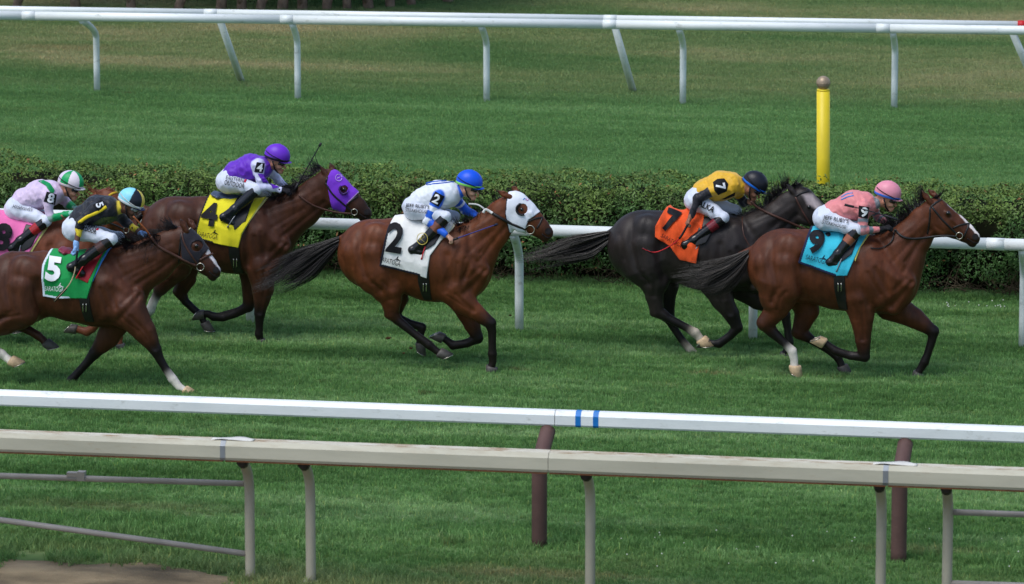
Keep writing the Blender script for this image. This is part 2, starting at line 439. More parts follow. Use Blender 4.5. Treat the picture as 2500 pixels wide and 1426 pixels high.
# ------------------------------------------------------------------ ground
rng = np.random.RandomState(3)
BARE = [tuple(G(*q)[:2]) for q in ((1290, 1402), (2250, 1345), (1730, 912), (330, 1240), (150, 118))]
def turf_colour(n, l, blades):
    """turf: mown green with lengthwise streaks, dry olive beyond the far rail, straw patches"""
    ge = n.new('ShaderNodeNewGeometry')
    def nz(scale, st, detail=4, rough=0.6):
        mp = n.new('ShaderNodeMapping'); mp.inputs['Scale'].default_value = st
        t = n.new('ShaderNodeTexNoise'); t.inputs['Scale'].default_value = scale; t.inputs['Detail'].default_value = detail; t.inputs['Roughness'].default_value = rough
        l.new(ge.outputs['Position'], mp.inputs[0]); l.new(mp.outputs[0], t.inputs['Vector']); return t.outputs['Fac']
    sp = n.new('ShaderNodeSeparateXYZ'); l.new(ge.outputs['Position'], sp.inputs[0])
    def rng_(src, a, b):
        m_ = n.new('ShaderNodeMapRange'); m_.inputs[1].default_value = a; m_.inputs[2].default_value = b
        l.new(src, m_.inputs[0]); return m_.outputs[0]
    def mth(op, a, b):
        m_ = n.new('ShaderNodeMath'); m_.operation = op; m_.use_clamp = op in ('MULTIPLY', 'ADD')
        for s_, v_ in zip(m_.inputs, (a, b)):
            if hasattr(v_, 'node'): l.new(v_, s_)
            else: s_.default_value = v_
        return m_.outputs[0]
    g = 1.0 if blades else 0.70  # ground copy darkened: shade among the blades is put into its colour
    streak = nz(1.0, (0.16, 1.25, 1), 6, 0.68)
    fine = nz(6.0, (0.45, 1.2, 1), 5, 0.7)
    c = ramp(n, l, streak, [(0.34, L4((86 * g, 126 * g, 66 * g))), (0.50, L4((116 * g, 160 * g, 94 * g))), (0.64, L4((152 * g, 188 * g, 126 * g)))]).outputs[0]
    c = mixc(n, l, c, ramp(n, l, fine, [(0.32, (0.58, 0.62, 0.56)), (0.68, (1.38, 1.30, 1.28))]).outputs[0], 1.0, 'MULTIPLY')
    c = mixc(n, l, c, L4((122 * g, 164 * g, 100 * g)), mth('MULTIPLY', rng_(sp.outputs[1], 55.0, 60.0), 0.55))
    # pale worn streaks in the racing turf
    worn = ramp(n, l, nz(0.9, (0.28, 1.0, 1), 5, 0.7), [(0.60, (0, 0, 0)), (0.74, (1, 1, 1))]).outputs[0]
    c = mixc(n, l, c, L4((140 * g, 152 * g, 92 * g)), mth('MULTIPLY', worn, 0.6))
    # dry infield
    yj = mth('MULTIPLY', nz(0.6, (0.5, 0.5, 1), 3), 3.2)
    yy = n.new('ShaderNodeMath'); yy.operation = 'ADD'; l.new(sp.outputs[1], yy.inputs[0]); l.new(yj, yy.inputs[1])
    dry = rng_(yy.outputs[0], 66.6, 68.6)
    pat = ramp(n, l, nz(0.42, (0.35, 1.0, 1), 6, 0.68), [(0.36, L4((110 * g, 144 * g, 86 * g))), (0.52, L4((148 * g, 162 * g, 108 * g))), (0.68, L4((196 * g, 184 * g, 142 * g)))]).outputs[0]
    c = mixc(n, l, c, pat, mth('MULTIPLY', dry, 0.9))
    # thin tired grass beside the near rail
    near = rng_(sp.outputs[1], 41.0, 39.4)
    tired = ramp(n, l, nz(0.8, (0.5, 1.2, 1), 5, 0.65), [(0.42, L4((92 * g, 130 * g, 72 * g))), (0.6, L4((150 * g, 156 * g, 104 * g))), (0.75, L4((170 * g, 160 * g, 118 * g)))]).outputs[0]
    c = mixc(n, l, c, tired, mth('MULTIPLY', near, 0.75))
    for (bx, by), (sx, sy), amt in ((BARE[0], (0.6, 2.6), .6), (BARE[1], (0.8, 3.2), .35), (BARE[2], (2.0, 6.0), .5), (BARE[3], (0.5, 2.4), .3), (BARE[4], (0.5, 1.6), .6)):
        vm = n.new('ShaderNodeVectorMath'); vm.operation = 'SUBTRACT'; vm.inputs[1].default_value = (bx, by, 0); l.new(ge.outputs['Position'], vm.inputs[0])
        v2 = n.new('ShaderNodeVectorMath'); v2.operation = 'MULTIPLY'; v2.inputs[1].default_value = (sx, sy, 0); l.new(vm.outputs[0], v2.inputs[0])
        v3 = n.new('ShaderNodeVectorMath'); v3.operation = 'LENGTH'; l.new(v2.outputs[0], v3.inputs[0])
        e = n.new('ShaderNodeMath'); e.operation = 'ADD'; l.new(v3.outputs['Value'], e.inputs[0]); l.new(mth('MULTIPLY', nz(3.0, (0.6, 1.4, 1), 4), 0.9), e.inputs[1])
        c = mixc(n, l, c, L4((172 * g, 158 * g, 116 * g)), mth('MULTIPLY', rng_(e.outputs[0], 1.15, 0.6), amt))
    spots = ramp(n, l, nz(2.6, (0.6, 1.5, 1), 2), [(0.70, (0, 0, 0)), (0.76, (1, 1, 1))]).outputs[0]
    return mixc(n, l, c, L4((112 * g, 96 * g, 64 * g)), mth('MULTIPLY', spots, 0.55)), ge
gm = bpy.data.materials.new('turf soil shaded'); n, l, b = nodes(gm)
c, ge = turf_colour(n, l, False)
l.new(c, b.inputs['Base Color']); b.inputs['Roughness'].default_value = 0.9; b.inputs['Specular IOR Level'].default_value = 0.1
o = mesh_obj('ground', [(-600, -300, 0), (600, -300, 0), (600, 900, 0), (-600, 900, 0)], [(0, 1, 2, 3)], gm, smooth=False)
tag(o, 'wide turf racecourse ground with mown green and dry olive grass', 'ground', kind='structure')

# sandy dirt track edge in the near corner
dm = bpy.data.materials.new('track dirt'); n, l, b = nodes(dm)
t = tex_noise(n, l, 2.2, 6, stretch=(0.6, 1, 1)); t2 = tex_noise(n, l, 60, 4)
r_ = ramp(n, l, t.outputs['Fac'], [(0.35, L4((84, 72, 52))), (0.5, L4((116, 101, 76))), (0.65, L4((144, 127, 98)))])
l.new(mixc(n, l, r_.outputs[0], t2.outputs['Color'], 0.12, 'OVERLAY'), b.inputs['Base Color'])
bp = n.new('ShaderNodeBump'); bp.inputs['Strength'].default_value = 0.6; bp.inputs['Distance'].default_value = 0.02
l.new(t2.outputs['Fac'], bp.inputs['Height']); l.new(bp.outputs[0], b.inputs['Normal']); b.inputs['Roughness'].default_value = 0.95
def dirt_edge(x):                       # far edge of the dirt (world y) along x
    return 39.55 + 0.10 * math.sin(x * 1.7) + 0.06 * math.sin(x * 5.1 + 1) - max(0.0, (x + 9.3)) * 0.48
xs = np.linspace(-15, 2, 120)
V = []; Fc = []
for i, x in enumerate(xs):
    e = max(dirt_edge(x), 38.2) + rng.uniform(-0.04, 0.04)
    for j, f in enumerate((0, 0.35, 0.8, 1.0)):
        V.append((x, 30 + (e - 30) * f, 0.004 + (0.02 * rng.rand() if f < 1 and f > 0.3 else 0)))
for i in range(len(xs) - 1):
    for j in range(3): Fc.append((i * 4 + j, i * 4 + 4 + j, i * 4 + 5 + j, i * 4 + 1 + j))
o = mesh_obj('dirt_track', V, Fc, dm)
tag(o, 'bare sandy brown dirt track along the near rail', 'dirt track', kind='structure')

# ------------------------------------------------------------------ grass blades: patches of real blades set side by side
bmn = bpy.data.materials.new('grass blade'); n, l, b = nodes(bmn)
c, ge = turf_colour(n, l, True)
oi = n.new('ShaderNodeAttribute'); oi.attribute_name = 'Col'
c = mixc(n, l, c, oi.outputs['Color'], 1.0, 'MULTIPLY')
l.new(c, b.inputs['Base Color']); b.inputs['Roughness'].default_value = 0.55; b.inputs['Specular IOR Level'].default_value = 0.25
tr = n.new('ShaderNodeBsdfTranslucent'); l.new(c, tr.inputs[0])
mx = n.new('ShaderNodeMixShader'); mx.inputs[0].default_value = 0.35
out = [x for x in n if x.type == 'OUTPUT_MATERIAL'][0]
l.new(b.outputs[0], mx.inputs[1]); l.new(tr.outputs[0], mx.inputs[2]); l.new(mx.outputs[0], out.inputs[0])
def blade_patch(name, size, count, hgt, wid, seed, lean=0.5):
    r = np.random.RandomState(seed)
    nc = count // 6
    cx = r.uniform(-size / 2, size / 2, (nc, 2)); P = np.repeat(cx, 6, 0) + r.normal(0, 0.012, (nc * 6, 2)); m = len(P)
    H = hgt * r.uniform(0.55, 1.25, m) * np.repeat(r.uniform(0.75, 1.2, nc), 6) * (1.0 + 0.35 * noise3(P[:, 0], P[:, 1], P[:, 1] * 0, 7.0, seed) + 0.25 * noise3(P[:, 0], P[:, 1], P[:, 1] * 0, 16.0, seed + 1)); A = r.uniform(0, 2 * np.pi, m); Wd = wid * r.uniform(0.7, 1.3, m)
    ld = r.uniform(0, 2 * np.pi, m); lm = lean * H * r.uniform(0.2, 1.1, m)
    dx, dy = np.cos(A) * Wd / 2, np.sin(A) * Wd / 2; lx, ly = np.cos(ld) * lm, np.sin(ld) * lm
    z = np.zeros(m)
    V = np.stack([np.stack([P[:, 0] - dx, P[:, 1] - dy, z], 1), np.stack([P[:, 0] + dx, P[:, 1] + dy, z], 1),
                  np.stack([P[:, 0] + dx * .7 + lx * .35, P[:, 1] + dy * .7 + ly * .35, H * .6], 1), np.stack([P[:, 0] - dx * .7 + lx * .35, P[:, 1] - dy * .7 + ly * .35, H * .6], 1),
                  np.stack([P[:, 0] + lx, P[:, 1] + ly, H], 1)], 1).reshape(-1, 3)
    k = np.arange(m)[:, None] * 5
    Q = np.concatenate([k + np.array([[0, 1, 2]]), k + np.array([[0, 2, 3]]), k + np.array([[3, 2, 4]])])
    tone = np.repeat(r.uniform(0.86, 1.14, nc), 6) * r.uniform(0.88, 1.12, m)
    dead = r.rand(m) < 0.05
    cc = np.stack([tone, tone, tone], 1); cc[dead] *= np.array([1.7, 1.25, 1.1])
    cc = np.repeat(cc, 5, 0) * np.tile(np.array([0.95, 0.95, 1, 1, 1.05]), m)[:, None]
    me_o = mesh_obj(name, V, Q, bmn, smooth=False, col=cc)
    COL.objects.unlink(me_o)
    return me_o
def scatter(name, pts, src, label, cat, smin=0.9, smax=1.1, rotsnap=True):
    me = bpy.data.meshes.new(name); me.from_pydata([tuple(p) for p in pts], [], [])
    o = bpy.data.objects.new(name, me); COL.objects.link(o)
    g = bpy.data.node_groups.new(name + ' nodes', 'GeometryNodeTree')
    g.interface.new_socket('Geometry', in_out='INPUT', socket_type='NodeSocketGeometry'); g.interface.new_socket('Geometry', in_out='OUTPUT', socket_type='NodeSocketGeometry')
    N = g.nodes; K = g.links; gi = N.new('NodeGroupInput'); go = N.new('NodeGroupOutput'); join = N.new('GeometryNodeJoinGeometry')
    idx = N.new('GeometryNodeInputIndex')
    for k, s_ in enumerate(src):
        md = N.new('ShaderNodeMath'); md.operation = 'MODULO'; md.inputs[1].default_value = len(src); K.new(idx.outputs[0], md.inputs[0])
        cp = N.new('ShaderNodeMath'); cp.operation = 'COMPARE'; cp.inputs[1].default_value = k; cp.inputs[2].default_value = 0.1; K.new(md.outputs[0], cp.inputs[0])
        oi_ = N.new('GeometryNodeObjectInfo'); oi_.inputs[0].default_value = s_; oi_.inputs[1].default_value = True
        ip = N.new('GeometryNodeInstanceOnPoints')
        rv = N.new('FunctionNodeRandomValue'); rv.data_type = 'INT'; rv.inputs[4].default_value = 0; rv.inputs[5].default_value = 3; rv.inputs[8].default_value = k
        mu = N.new('ShaderNodeMath'); mu.operation = 'MULTIPLY'; mu.inputs[1].default_value = math.pi / 2; K.new(rv.outputs[2], mu.inputs[0])
        cx = N.new('ShaderNodeCombineXYZ'); K.new(mu.outputs[0], cx.inputs[2])
        K.new(gi.outputs[0], ip.inputs['Points']); K.new(cp.outputs[0], ip.inputs['Selection']); K.new(oi_.outputs['Geometry'], ip.inputs['Instance']); K.new(cx.outputs[0], ip.inputs['Rotation'])
        K.new(ip.outputs[0], join.inputs[0])
    K.new(join.outputs[0], go.inputs[0])
    md = o.modifiers.new('scatter', 'NODES'); md.node_group = g
    me.materials.append(bmn)
    tag(o, label, cat, kind='stuff'); return o
def in_view(x, y, mx_=1500, my_=420):
    px, py = PIX(np.array([x, y, 0.0])); return -mx_ < px < 2500 + mx_ and -my_ < py < 1426 + my_
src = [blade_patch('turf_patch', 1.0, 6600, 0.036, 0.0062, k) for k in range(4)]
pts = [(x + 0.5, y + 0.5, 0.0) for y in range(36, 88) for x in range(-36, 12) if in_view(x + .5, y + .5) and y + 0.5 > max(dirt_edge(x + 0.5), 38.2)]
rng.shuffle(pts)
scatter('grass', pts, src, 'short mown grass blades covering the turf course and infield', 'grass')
src2 = [blade_patch('tuft', 0.22, 60, 0.085, 0.007, 40 + k, 0.8) for k in range(3)]
p2 = []
for k in range(420):
    x = rng.uniform(-12, -1); e = max(dirt_edge(x), 38.4)
    y = e + abs(rng.normal(0, 0.55)) - 0.06
    p2.append((x, y, 0.0))
for k in range(160): p2.append((rng.uniform(-12, -1), rng.uniform(40.7, 41.2), 0.0))
scatter('long_grass', p2, src2, 'longer uncut grass tufts along the edge of the dirt and the near rails', 'grass')

# white clover heads in the turf
wm = mat('clover white', (226, 228, 214), 0.8)
b = MB()
for k in range(40):
    if k < 16: q = G(rng.uniform(2300, 2460), rng.uniform(742, 765))
    else: q = G(rng.uniform(1500, 2500), rng.uniform(1300, 1400))
    s_ = rng.uniform(0.006, 0.010); z = rng.uniform(0.03, 0.05)
    b.add([q + np.array(v) * s_ + np.array([0, 0, z]) for v in ((1, 0, 0), (0, 1, 0), (-1, 0, 0), (0, -1, 0), (0, 0, 1), (0, 0, -1))],
          [(0, 1, 4), (1, 2, 4), (2, 3, 4), (3, 0, 4), (1, 0, 5), (2, 1, 5), (3, 2, 5), (0, 3, 5)])
o = b.build('clover_flowers', wm); tag(o, 'tiny white clover heads scattered in the turf', 'clover', kind='stuff')

clod_m = mat('turf clod', (84, 68, 44), 0.95, 0.1, 0.5, 40.0)
cl_lab = ('small clod of turf flying below the belly of the number two horse', 'tiny clod of turf flying behind the hind legs of the number two horse', 'clod of turf low over the grass under the number two horse', 'clod of turf flying up between the number two and seven horses', 'clod of turf low behind the hind hooves of the number seven horse')
for lab_, (px, py, yy_, sz) in zip(cl_lab, ((948, 825, 48.0, 5.5), (986, 862, 48.0, 3), (1003, 850, 48.1, 4), (1246, 770, 48.6, 3), (1722, 912, 48.9, 6))):
    q = W(px, py, yy_); r_ = np.random.RandomState(px); b = MB(); n_r = 7; rad = sz / 240
    for i in range(5):
        a = math.pi * (i + .5) / 5
        for j in range(n_r): t = 6.283 * j / n_r; k_ = rad * r_.uniform(0.6, 1.2); b.v.append(q + np.array([math.cos(t) * math.sin(a) * 1.5, math.sin(t) * math.sin(a), math.cos(a) * .7]) * k_)
    b.f = [(i * n_r + j, i * n_r + (j + 1) % n_r, (i + 1) * n_r + (j + 1) % n_r, (i + 1) * n_r + j) for i in range(4) for j in range(n_r)] + [tuple(range(n_r)), tuple(28 + j for j in range(n_r))[::-1]]
    tag(b.build('turf_clod', clod_m, smooth=False), lab_, 'turf clod', 'clods of turf thrown up by the hooves')
# ------------------------------------------------------------------ rails
rail_white = bpy.data.materials.new('rail white'); n, l, b = nodes(rail_white)
t = tex_noise(n, l, 1.3, 6, stretch=(0.5, 2, 2), rough=0.7); t2 = tex_noise(n, l, 14, 5, stretch=(0.35, 1, 1), rough=0.7)
r1 = ramp(n, l, t.outputs['Fac'], [(0.3, L4((214, 220, 218))), (0.6, L4((236, 240, 238)))])
r2 = ramp(n, l, t2.outputs['Fac'], [(0.58, (0, 0, 0)), (0.80, (1, 1, 1))])
l.new(mixc(n, l, r1.outputs[0], L4((160, 162, 150)), r2.outputs[0]), b.inputs['Base Color'])
b.inputs['Roughness'].default_value = 0.42; b.inputs['Specular IOR Level'].default_value = 0.35
blue_paint = mat('blue paint band', (24, 120, 200), 0.45, var=0.15)
red_paint = mat('red paint band', (200, 36, 40), 0.45, var=0.15)
def arc_post(base, bend_z, top, r, parent, name='post', m=rail_white, n=7, flare=None):
    """upright that curves over to carry an overhanging rail"""
    base = np.asarray(base, float); top = np.asarray(top, float)
    P = [base, base + np.array([0, 0, bend_z * 0.5]), base + np.array([0, 0, bend_z])]
    c0 = P[-1]; up = np.array([0, 0, top[2] - c0[2]])
    ctrl = c0 + up * 0.38
    for k in range(1, n + 1):
        t = k / n; P.append((1 - t) ** 2 * c0 + 2 * t * (1 - t) * ctrl + t * t * top)
    b = MB(); b.tube(P, r, 12); return b.build(name, m, parent)
def rail_thing(name, label, x0, x1, Y0, Y1, z, joints, r, m, slots):
    """a tube rail in lengths between joints, running along x"""
    t_ = empty(name, (0.5 * (x0 + x1), 0.5 * (Y0 + Y1), 0)); tag(t_, label, 'rail')
    yy = lambda x: Y0 + (Y1 - Y0) * (x - x0) / (x1 - x0)
    e = [x0] + joints + [x1]
    for k in range(len(e) - 1):
        b = MB(); b.tube([(e[k] + 0.002, yy(e[k]), z), (e[k + 1] - 0.002, yy(e[k + 1]), z)], r, 20); b.build('rail_length', m, t_)
    for j in joints:
        b = MB(); b.tube([(j - 0.09, yy(j - .09), z), (j + 0.09, yy(j + .09), z)], r + 0.0025, 20); b.build('sleeve', m, t_)
    return t_, yy
ZM = 1.16
ya = G(0, 522, ZM)[1]; yb = G(2450, 597, ZM)[1]
tm, fy = rail_thing('inner_rail', 'white tube running rail on bent posts in front of the hedge', -19, 1.5, ya, yb, ZM, [-14.0, -8.55, -3.28], 0.062, rail_white, None)
for px, py in ((-60, 765), (612, 785), (1270, 805), (1838, 827), (2497, 850)):
    q = G(px, py); q = np.array([q[0], 50.12, -0.05])
    arc_post(q, 0.78, (q[0], fy(q[0]) + 0.01, ZM - 0.05), 0.047, tm)
for x in (-16.9, -0.2):
    arc_post((x, 50.12, -0.05), 0.78, (x, fy(x) + 0.01, ZM - 0.05), 0.047, tm)
ZF = 1.15
ya = G(0, 38, ZF)[1]; yb = G(2490, 73, ZF)[1]
tf, fy = rail_thing('infield_rail', 'white far rail with bent posts crossing the picture above the hedge', -20, -2, ya - .1, yb + .07, ZF, [-17.6, -14.02, -9.6, -5.9], 0.063, rail_white, None)
for px, py in ((237, 222), (727, 242), (1188, 247), (1667, 254), (2183, 265)):
    q = G(px, py); q[2] = -0.05
    arc_post(q, 0.80, (q[0], fy(q[0]), ZF - 0.055), 0.045, tf)
for x in (-19.6, -2.9): arc_post((x, 65.9, -0.05), 0.80, (x, fy(x), ZF - 0.055), 0.045, tf)
ZB = 1.10
ya = G(0, 24, ZB)[1]; yb = G(2490, 62, ZB)[1]
tb, fy = rail_thing('outer_rail', 'white second far rail on slanting straight posts just behind the bent-post one', -20.4, -4.15, ya - .12, yb + .02, ZB, [-15.28, -9.72], 0.055, rail_white, None)
for bx, by, tx in ((592, 198, 537), (1548, 222, 1492)):
    q = G(bx, by); q[2] = -0.05; tp = W(tx, 60, 66.1)
    b = MB(); b.tube([q, (tp[0], fy(tp[0]), ZB - 0.03)], 0.05, 12); b.build('post', rail_white, tb)
b = MB(); b.tube([(-4.15, fy(-4.15), ZB), (-4.05, fy(-4.05), ZB)], 0.065, 20); b.build('end_cap', red_paint, tb)
q = G(2520, 135); q[2] = 0.1
b = MB(); b.tube([G(2540, 235), (-4.25, fy(-4.25), ZB - 0.04)], 0.05, 12); b.build('post', rail_white, tb)

# near white rail on brown posts
brown = mat('brown post paint', (96, 72, 67), 0.6, 0.3, 0.3, 3.0, bump=0.25, bscale=40)
ZW = 1.06
ya = G(0, 970, ZW)[1]; yb = G(2490, 1060, ZW)[1]; YW = 0.5 * (ya + yb)
tw = empty('outer_turf_rail', (-6.5, YW, 0)); tag(tw, 'white boxy near rail on thick brown posts, with two blue bands', 'rail')
prof = [(-0.055, -0.066), (0.055, -0.066), (0.066, -0.05), (0.066, 0.03), (0.03, 0.066), (-0.03, 0.066), (-0.066, 0.03), (-0.066, -0.05)]
jx = W(1357, 1015, YW)[0]
for a_, c_ in ((-16, jx - 0.003), (jx + 0.003, 1.5)):
    b = MB(); b.prof((a_, YW, ZW), (c_, YW, ZW), prof); b.build('rail_length', rail_white, tw, smooth=False)
pb = [(y * 1.03, z * 1.03) for y, z in prof]
for px in (1414, 1457):
    x = W(px, 1018, YW)[0]; b = MB(); b.prof((x - 0.024, YW, ZW), (x + 0.024, YW, ZW), pb); b.build('blue_band', blue_paint, tw, smooth=False)
for px, py in ((1328, 1318), (2190, 1380), (440, 1262), (-420, 1200)):
    q = G(px, py); q = np.array([q[0], YW - 0.42, -0.05])
    b = MB(); b.tube(smooth_path([q, q + np.array([0, 0, 0.68]), q + np.array([0.0, 0.03, 0.80]), np.array([q[0] + 0.01, YW - 0.03, ZW - 0.115])], 4), 0.068, 16)
    if px != 440: b.build('post', brown, tw)

# near tan rail
tan_m = bpy.data.materials.new('tan rail paint'); n, l, b = nodes(tan_m)
t = tex_noise(n, l, 1.1, 6, stretch=(0.4, 2, 2), rough=0.7); t2 = tex_noise(n, l, 22, 6, stretch=(0.3, 1, 1.5), rough=0.75)
r1 = ramp(n, l, t.outputs['Fac'], [(0.35, L4((164, 162, 144))), (0.65, L4((184, 181, 162)))])
r2 = ramp(n, l, t2.outputs['Fac'], [(0.60, (0, 0, 0)), (0.78, (1, 1, 1))])
c = mixc(n, l, r1.outputs[0], L4((146, 120, 86)), mixc(n, l, (0, 0, 0, 1), r2.outputs[0], 0.55))
ge = n.new('ShaderNodeNewGeometry'); sp = n.new('ShaderNodeSeparateXYZ'); l.new(ge.outputs['Normal'], sp.inputs[0])
t3 = tex_noise(n, l, 9, 6, stretch=(0.4, 1.6, 1), rough=0.75)
r3 = ramp(n, l, t3.outputs['Fac'], [(0.38, L4((150, 120, 84))), (0.50, L4((196, 188, 166))), (0.7, L4((214, 210, 196)))])
up_ = n.new('ShaderNodeMapRange'); up_.inputs[1].default_value = 0.75; up_.inputs[2].default_value = 0.95; l.new(sp.outputs[2], up_.inputs[0])
l.new(mixc(n, l, c, r3.outputs[0], up_.outputs[0]), b.inputs['Base Color'])      # sun-bleached flaking top
b.inputs['Roughness'].default_value = 0.55; b.inputs['Specular IOR Level'].default_value = 0.3
post_m = mat('tan post', (176, 170, 150), 0.5, 0.35, 0.2, 2.0, c2=(156, 150, 134))
grey_m = mat('grey bar', (158, 152, 144), 0.45, 0.4, 0.25, 4.0)
steel_m = mat('zinc strap', (140, 146, 152), 0.4, 0.5, 0.2, 6.0, metal=0.5)
dark_m = mat('dark bracket', (52, 46, 42), 0.7)
rust_m = mat('rusty lower lip', (112, 72, 46), 0.8, 0.2, 0.4, 8.0)
paper_m = mat('peeling tape', (214, 212, 204), 0.7, 0.2, 0.1)
ZT = 1.19
ya = G(0, 1078, ZT)[1]; yb = G(2490, 1163, ZT)[1]; YT = 0.5 * (ya + yb)
tt = empty('dirt_track_rail', (-6.5, YT, 0)); tag(tt, 'dusty tan wide rail on tan curved posts, nearest the camera', 'rail')
prof = [(-0.095, -0.080), (0.095, -0.080), (0.105, -0.056), (0.105, 0.045), (0.06, 0.078), (-0.06, 0.078), (-0.105, 0.042), (-0.108, -0.056)]
j1 = W(553, 1085, YT)[0]; j2 = W(2168, 1148, YT)[0]; j3 = W(1343, 1115, YT)[0]
e = [-15, j1, j3, j2, 1.5]
for k in range(4):
    b = MB(); b.prof((e[k] + .002, YT, ZT), (e[k + 1] - .002, YT, ZT), prof); b.build('rail_length', tan_m, tt, smooth=False)
    b = MB(); b.prof((e[k] + .01, YT, ZT - 0.087), (e[k + 1] - .01, YT, ZT - 0.087), [(-0.098, -0.006), (0.098, -0.006), (0.098, 0.005), (-0.098, 0.005)]); b.build('lower_lip', rust_m, tt, smooth=False)
pj = [(y * 1.02, z * 1.02) for y, z in prof]
for j in (j1, j2):
    b = MB(); b.prof((j - 0.032, YT, ZT), (j + 0.012, YT, ZT), pj); b.build('joint_strap', steel_m, tt, smooth=False)
    V = []; Fc = []
    for i in range(13):
        u = i / 12; x = j - 0.12 + 0.36 * u
        for k in range(4):
            V.append((x, YT - 0.055 + 0.033 * k, ZT + 0.079 + 0.010 * max(0, math.sin(u * 7 + k)) + 0.01 * (1 - abs(u * 2 - 1))))
    for i in range(12):
        for k in range(3): Fc.append((i * 4 + k, i * 4 + 4 + k, i * 4 + 5 + k, i * 4 + 1 + k))
    o = mesh_obj('peeling_tape', V, Fc, paper_m, tt); sm = o.modifiers.new('s', 'SOLIDIFY'); sm.thickness = 0.003
for px in (606, 755, 1440, 2150, 2312, -80):
    x = G(px, 1420 + (px - 605) * 0.036)[0]; q = np.array([x, YT + 0.27, -0.05])
    top = np.array([x, YT + 0.0, ZT - 0.09])
    b = MB(); b.tube(smooth_path([q, q + np.array([0, 0, 0.55]), q + np.array([0, 0, 0.82]), q + np.array([0, -0.06, 0.98]), q + np.array([0, -0.20, 1.10]), top], 4), 0.043, 14)
    pt = b.build('post', post_m, tt)
    b = MB(); b.tube([q + np.array([0, 0, 0.04]), q + np.array([0, 0, 0.062])], 0.062, 14); b.build('foot_collar', post_m, pt)
    b = MB(); b.tube([np.array([x, YT + 0.05, ZT - 0.135]), np.array([x, YT - 0.02, ZT - 0.098])], 0.047, 10); b.build('bracket', dark_m, pt)
YP = YT + 0.27
def bar(p0, p1, r): 
    b = MB(); b.tube([W(p0[0], p0[1], YP), W(p1[0], p1[1], YP)], r, 12); return b.build('lower_bar', grey_m, tt)
bar((-300, 1152), (600, 1181), 0.026); bar((-300, 1228), (600, 1352), 0.026)
bar((2318, 1250), (2700, 1263), 0.026); bar((2318, 1424), (2700, 1436), 0.026)
x0 = W(190, 1163, YP)
b = MB(); b.box(x0 + np.array([-0.09, -0.03, 0.0]), x0 + np.array([0.05, 0.03, 0.035])); b.box(x0 + np.array([0.0, -0.036, -0.03]), x0 + np.array([0.065, 0.036, 0.045])); b.build('latch', grey_m, tt, smooth=False)

# yellow marker pole behind the hedge
yel = mat('yellow pole paint', (232, 206, 40), 0.45, 0.4, 0.12, 3.0, bump=0.1)
ball_m = mat('weathered bronze ball', (168, 148, 124), 0.45, 0.4, 0.3, 10.0, metal=0.3)
pq = G(2010, 598); pz = 1.86
tp_ = empty('marker_pole', pq); tag(tp_, 'yellow round marker pole with a bronze ball on top, behind the hedge', 'pole')
s_ = S(pq + np.array([0, 0, pz])); ptop = W(2010, 222, pq[1])
b = MB(); b.tube([(pq[0], pq[1], -0.1), ptop], 16.3 / s_, 28); b.build('pole', yel, tp_)
b = MB(); b.tube([ptop, ptop + np.array([0, 0, 0.022])], [15.6 / s_, 15.6 / s_], 28); b.build('cap', yel, tp_)
b = MB(); b.tube([ptop + np.array([0, 0, 0.02]), ptop + np.array([0, 0, 0.05])], 6 / s_, 16); b.build('neck', ball_m, tp_)
bc = W(2010, 202.5, pq[1]); rr = 17.3 / s_
b = MB(); P_ = [bc + np.array([0, 0, -rr * math.cos(a)]) for a in np.linspace(0.02, math.pi - 0.02, 18)]
b.tube(P_, [rr * math.sin(a) for a in np.linspace(0.02, math.pi - 0.02, 18)], 28); b.build('ball', ball_m, tp_)
b = MB(); b.tube([bc + np.array([0, 0, -0.004]), bc + np.array([0, 0, 0.004])], rr * 1.012, 28); b.build('seam', ball_m, tp_)

# ------------------------------------------------------------------ hedge
leaf_v = vmat('hedge leaf', 0.55, 0.25, 0.25, 3.0)
def leaf_cloud(P, Nn, size, cols, r, flat=0.7):
    """small pointed leaves at points P, facing roughly along Nn"""
    m = len(P)
    d = Nn + r.normal(0, flat, (m, 3)); d /= np.linalg.norm(d, axis=1)[:, None]
    a = np.cross(d, r.normal(0, 1, (m, 3))); a /= np.linalg.norm(a, axis=1)[:, None] + 1e-9
    bb = np.cross(d, a); sz = size * r.uniform(0.6, 1.35, m)[:, None]
    V = np.stack([P - a * sz, P + bb * sz * 0.42 + d * sz * .12, P + a * sz, P - bb * sz * 0.42 + d * sz * .12], 1).reshape(-1, 3)
    Q = np.arange(m * 4).reshape(-1, 4)
    return V, Q, np.repeat(cols, 4, 0)
HX0, HX1, HY0, HY1, HZ = -19.5, 1.0, 52.72, 54.15, 1.03
hedge = empty('hedge', ((HX0 + HX1) / 2, (HY0 + HY1) / 2, 0)); tag(hedge, 'long clipped green hedge behind the inner rail', 'hedge')
r = np.random.RandomState(11)
